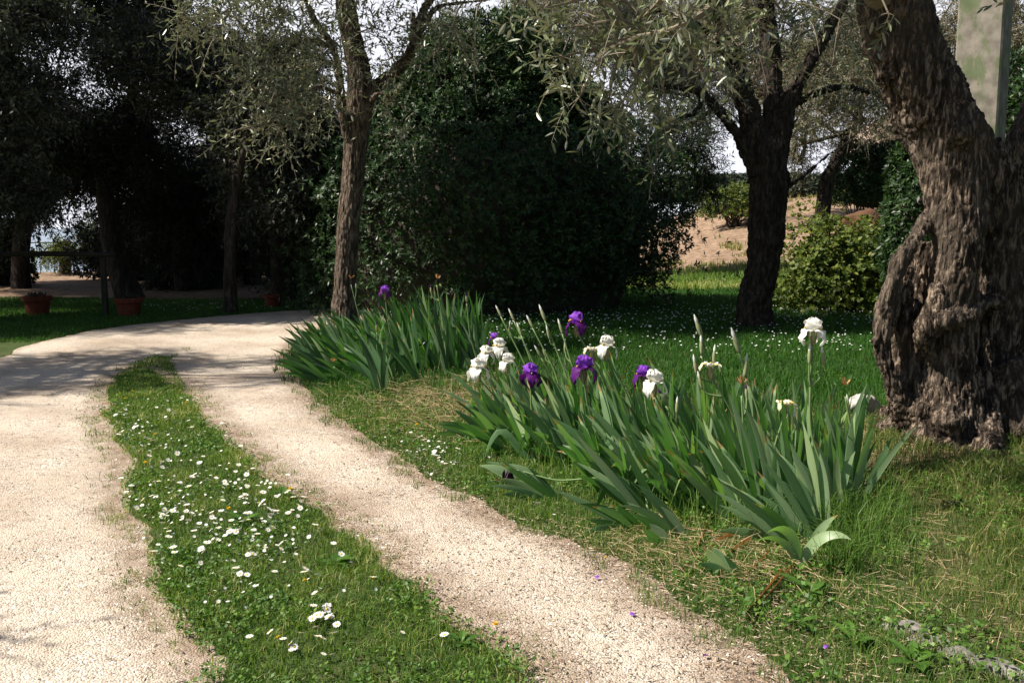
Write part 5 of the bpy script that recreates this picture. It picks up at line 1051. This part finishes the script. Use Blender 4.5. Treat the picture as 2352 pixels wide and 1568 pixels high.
a = rg.random(n)*6.28; A.leaves(np.stack([x, y, H(x, y)+.017+.008*rg.random(n)], 1), np.stack([np.cos(a), np.sin(a), rg.normal(size=n)*.12], 1), np.stack([rg.normal(size=n)*.3, rg.normal(size=n)*.3, np.ones(n)], 1), .014+.030*rg.random(n), .003+.004*rg.random(n), rg.random(n), False)
tag(A.build('leaf_litter', M['litter']), 'fallen dry olive leaves along the edges of the tracks', 'leaf litter', kind='stuff')
for u, v, lb in [(1455, 1425, 'small fallen violet petal on the right wheel track, highest of the three'), (1368, 1338, 'tiny fallen violet petal near the middle of the right wheel track'), (1624, 1516, 'fallen dark violet petal with a yellow base near the bottom of the track'), (1890, 1500, 'fallen violet petal in the verge grass right of the track')]:
    q = G(u, v)+[0, 0, .022]; A = Acc(); petal(A, q, random.random()*6, [(0, 0), (.012, .006), (.024, .004)], .009, .3, r5, nu=6, nw=5); tag(A.build('fallen_petal', M['violet' if u != 1624 else 'purple'], loc=q, smooth=True), lb, 'petal', 'fallen iris petals')

# ------------------------------------------------ daisies
def daisy_meshes(seed, np_=15, Rr=.0125):
    r = np.random.default_rng(seed); A = Acc(); a = np.arange(np_)/np_*2*math.pi+r.normal(size=np_)*.06
    D = np.stack([np.cos(a), np.sin(a), .12+.1*r.random(np_)], 1); A.leaves(D*.0035, D, np.tile([0, 0, 1.], (np_, 1)), Rr*(.85+.25*r.random(np_)), .0052, r.random(np_), True)
    pet = A
    C = Acc(); lathe(C, (0, 0, 0), [(.0046, -.0005), (.0047, .001), (.0032, .0028), (.0002, .0034)], 8)
    S = Acc(); S.tube([[0, 0, -.001], [.003, .001, -.02], [0, 0, -.06]], [.0009, .0009, .001], 5, 6, cap=False)
    return pet, C, S
protos = []
for k in range(4):
    Pt, C, S = daisy_meshes(k); protos.append([Pt.build('petals', M['daisy']), C.build('centre', M['daisyc'], smooth=True), S.build('stem', M['stem'])])
for pr_ in protos:
    for o in pr_: COL.objects.unlink(o)
def daisy(x, y, z, sc_, tilt, az, label, group, full=True, k=0):
    T = bpy.data.objects.new('daisy', None); T.empty_display_size = .02; COL.objects.link(T); T.location = (x, y, z); T.rotation_euler = (tilt, 0, az); T.scale = (sc_,)*3; tag(T, label, 'daisy', group)
    for o in protos[k][:3 if full else 2]:
        c = o.copy(); COL.objects.link(c); c.parent = T
rd = np.random.default_rng(5); ND = 0
DM = [(248, 942, 'the leftmost top dandelion'), (305, 918, 'the highest dandelion'), (428, 945, 'the top right dandelion'), (335, 1085, 'the left edge dandelion'), (527, 1194, 'the orange buttercup'), (668, 1148, 'the right edge dandelion'), (700, 1365, 'the small lower buttercup'), (358, 1018, 'the upper yellow flower'), (640, 1500, 'the tiny yellow bud'), (560, 1215, 'the leafy middle weed'), (770, 1310, 'the broad pale weed'), (1060, 1500, 'the bottom right weed'), (450, 1060, 'the bare upper middle'), (430, 1240, 'the dense left drift'), (620, 1250, 'the dense middle drift'), (560, 1320, 'the lower weed'), (957, 987, 'the verge dandelion'), (1020, 1060, 'the verge patch middle'), (745, 1455, 'the tight bottom cluster')]
LM = [(1730, 750, 'the forked olive foot'), (1850, 730, 'the yellow green shrub'), (1600, 740, 'the tall white buds'), (1500, 770, 'the crumpled white iris'), (1325, 730, 'the tallest purple iris'), (1200, 760, 'the left iris buds'), (1400, 750, 'the tall white iris'), (1650, 840, 'the withered white iris'), (1860, 830, 'the tallest white iris'), (87, 735, 'the leftmost pot'), (243, 740, 'the fence post'), (297, 735, 'the right pot')]
def patchd(n, fn, label, group, hz=.052, full=True, s0=1.0):
    global ND
    for _ in range(n):
        u, v = fn(); q = G(u, v); x_, y_ = q[0], q[1]
        if pathmask(np.array([x_]), np.array([y_]))[0]: continue
        z = float(HS(np.array([x_]), np.array([y_]))[0])+hz*(.6+.8*rd.random())
        daisy(x_, y_, z, s0*(.62+.55*rd.random()), .1+.75*rd.random()**1.5, rd.random()*6.28, near_label(label, u, v, DM if full else LM), group, full, int(rd.integers(4))); ND += 1
def gz(cu, cv, su, sv): return lambda: (rd.normal()*su+cu, rd.normal()*sv+cv)
g1 = 'daisies in the strip between the tracks'
patchd(40, gz(330, 1005, 65, 26), 'small white daisy', g1, s0=1.15)
patchd(20, gz(400, 1090, 80, 30), 'white daisy', g1, s0=1.1)
patchd(85, gz(440, 1190, 95, 60), 'white daisy in the drift', g1, s0=1.1)
patchd(40, gz(610, 1180, 75, 40), 'white strip daisy', g1, s0=1.1)
patchd(38, gz(570, 1290, 115, 60), 'white daisy low in the strip', g1, s0=1.05)
patchd(12, gz(745, 1450, 32, 20), 'clustered white daisy', g1, s0=1.1)
patchd(11, gz(680, 1505, 48, 16), 'white daisy of the bottom group', g1, s0=1.05)
patchd(7, lambda: (rd.uniform(750, 1050), rd.uniform(1330, 1540)), 'lone white daisy', g1)
patchd(28, gz(990, 1045, 35, 25), 'white verge daisy', 'daisies on the right verge', s0=1.1)
patchd(3, gz(1250, 1185, 60, 20), 'lone verge daisy', 'daisies on the right verge')
patchd(10, lambda: (rd.uniform(1560, 1900), 735+rd.normal()*18), 'white lawn daisy', 'daisies on the lawn', .10, False, 1.5)
patchd(8, lambda: (rd.uniform(1130, 1560), 770+rd.normal()*18), 'shaded lawn daisy', 'daisies on the lawn', .10, False, 1.4)
patchd(8, lambda: (rd.uniform(1560, 1960), 840+rd.normal()*20), 'single lawn daisy', 'daisies on the lawn', .10, False, 1.2)
patchd(6, lambda: (rd.uniform(20, 330), rd.uniform(735, 762)), 'faint shaded daisy', 'daisies beyond the drive', .05, False, 1.4)
# remaining far daisies as one mass
A = Acc(); n = 720; u = rd.uniform(1100, 2010, n); v = np.where(rd.random(n) < .6, 733+rd.normal(size=n)*14, 780+rd.normal(size=n)*25); q = np.array([G(a, b_) for a, b_ in zip(u, v)]); 
q2 = np.array([G(a, b_) for a, b_ in zip(rd.uniform(330, 760, 90), rd.uniform(703, 722, 90))]); q = np.vstack([q, q2]); q[:, 2] = H(q[:, 0], q[:, 1])+.09+.03*rd.random(len(q)); n = len(q)
for j in range(3):
    a = rd.random(n)*6.28; D = np.stack([np.cos(a), np.sin(a), .2+0*a], 1); A.leaves(q-D*.010, D, np.tile([0, -.5, 1.], (n, 1)), .024, .019, rd.random(n), True)
tag(A.build('daisy_carpet', M['daisy']), 'countless tiny far daisies across the back of the lawn', 'daisies', kind='stuff')
A = Acc(); n = 420; u = np.concatenate([rd.normal(size=150)*100+450, rd.normal(size=120)*110+600, rd.normal(size=80)*60+340, rd.normal(size=70)*50+990]); v = np.concatenate([rd.normal(size=150)*75+1190, rd.normal(size=120)*90+1280, rd.normal(size=80)*32+1010, rd.normal(size=70)*26+1050])
q = np.array([G(a, b_) for a, b_ in zip(u, v)]); q = q[~pathmask(q[:, 0], q[:, 1])]; q[:, 2] = HS(q[:, 0], q[:, 1])+.03+.03*rd.random(len(q)); n = len(q); tl_ = rd.normal(size=(n, 2))*.45; up = norm(np.concatenate([tl_, np.ones((n, 1))], 1)); t1 = norm(np.cross(up, [1., .2, 0])); t2 = np.cross(up, t1); sz = .0065+.0045*rd.random(n)
for j in range(9):
    a = j/9*6.283; A.leaves(q, t1*math.cos(a)+t2*math.sin(a)+up*.15, up, sz, .0048, rd.random(n), False)
A.leaves(q+up*.001-t1*.002, t1, up, .004, .004, 0., False, mi=1)
tag(A.build('small_daisies', [M['daisy'], M['daisyc']]), 'small half open daisies between the larger ones in the strip and verge', 'daisies', kind='stuff')
# dandelions
for u, v, k, lb in [(248, 942, 1, 'yellow dandelion on the left edge at the top of the strip'), (288, 936, .9, 'yellow dandelion second from the left at the top of the strip'), (305, 918, .8, 'yellow dandelion highest of the group at the top of the strip'), (428, 945, 1, 'yellow dandelion on the right edge at the top of the strip'), (335, 1085, 1.1, 'yellow dandelion pair member at the left edge of the strip below the gap'), (527, 1194, 1, 'orange yellow buttercup among the dense daisies'),
                    (668, 1148, 1.2, 'yellow dandelion at the right edge halfway down the strip'), (1138, 1458, 1.0, 'lone yellow dandelion at the bottom right edge of the strip'), (957, 987, 1.2, 'lone yellow dandelion on the right verge above the daisy patch'), (700, 1365, .7, 'small yellow buttercup in the lower strip'), (358, 1018, .9, 'yellow flower among the upper daisies'), (640, 1500, .6, 'tiny yellow flower bud left of the bottom daisy cluster'), (1390, 1300, .6, 'tiny yellow flower on the verge below the clump')]:
    q = G(u, v); q[2] = float(HS(q[0:1], q[1:2])[0])+.04; T = thing('dandelion', q, lb, 'dandelion', 'yellow wild flowers'); A = Acc(); n = 34; a = np.arange(n)*2.4; el_ = np.linspace(.1, 1.3, n)
    D = np.stack([np.cos(a)*np.cos(el_), np.sin(a)*np.cos(el_), np.sin(el_)], 1); A.leaves(np.repeat(q[None], n, 0), D, np.cross(D, np.stack([-np.sin(a), np.cos(a), 0*a], 1)), .014*k, .005*k, rd.random(n), True); A.build('petals', M['dandelion'], T)
    A = Acc(); A.tube([q, q+[.004, 0, -.02], q+[0, 0, -.045]], [.0012, .0012, .0014], 5, 6); A.build('stem', M['stem'], T)
print('objects', len(bpy.data.objects), 'daisies', ND, 'faces', sum(len(m.polygons) for m in bpy.data.meshes))
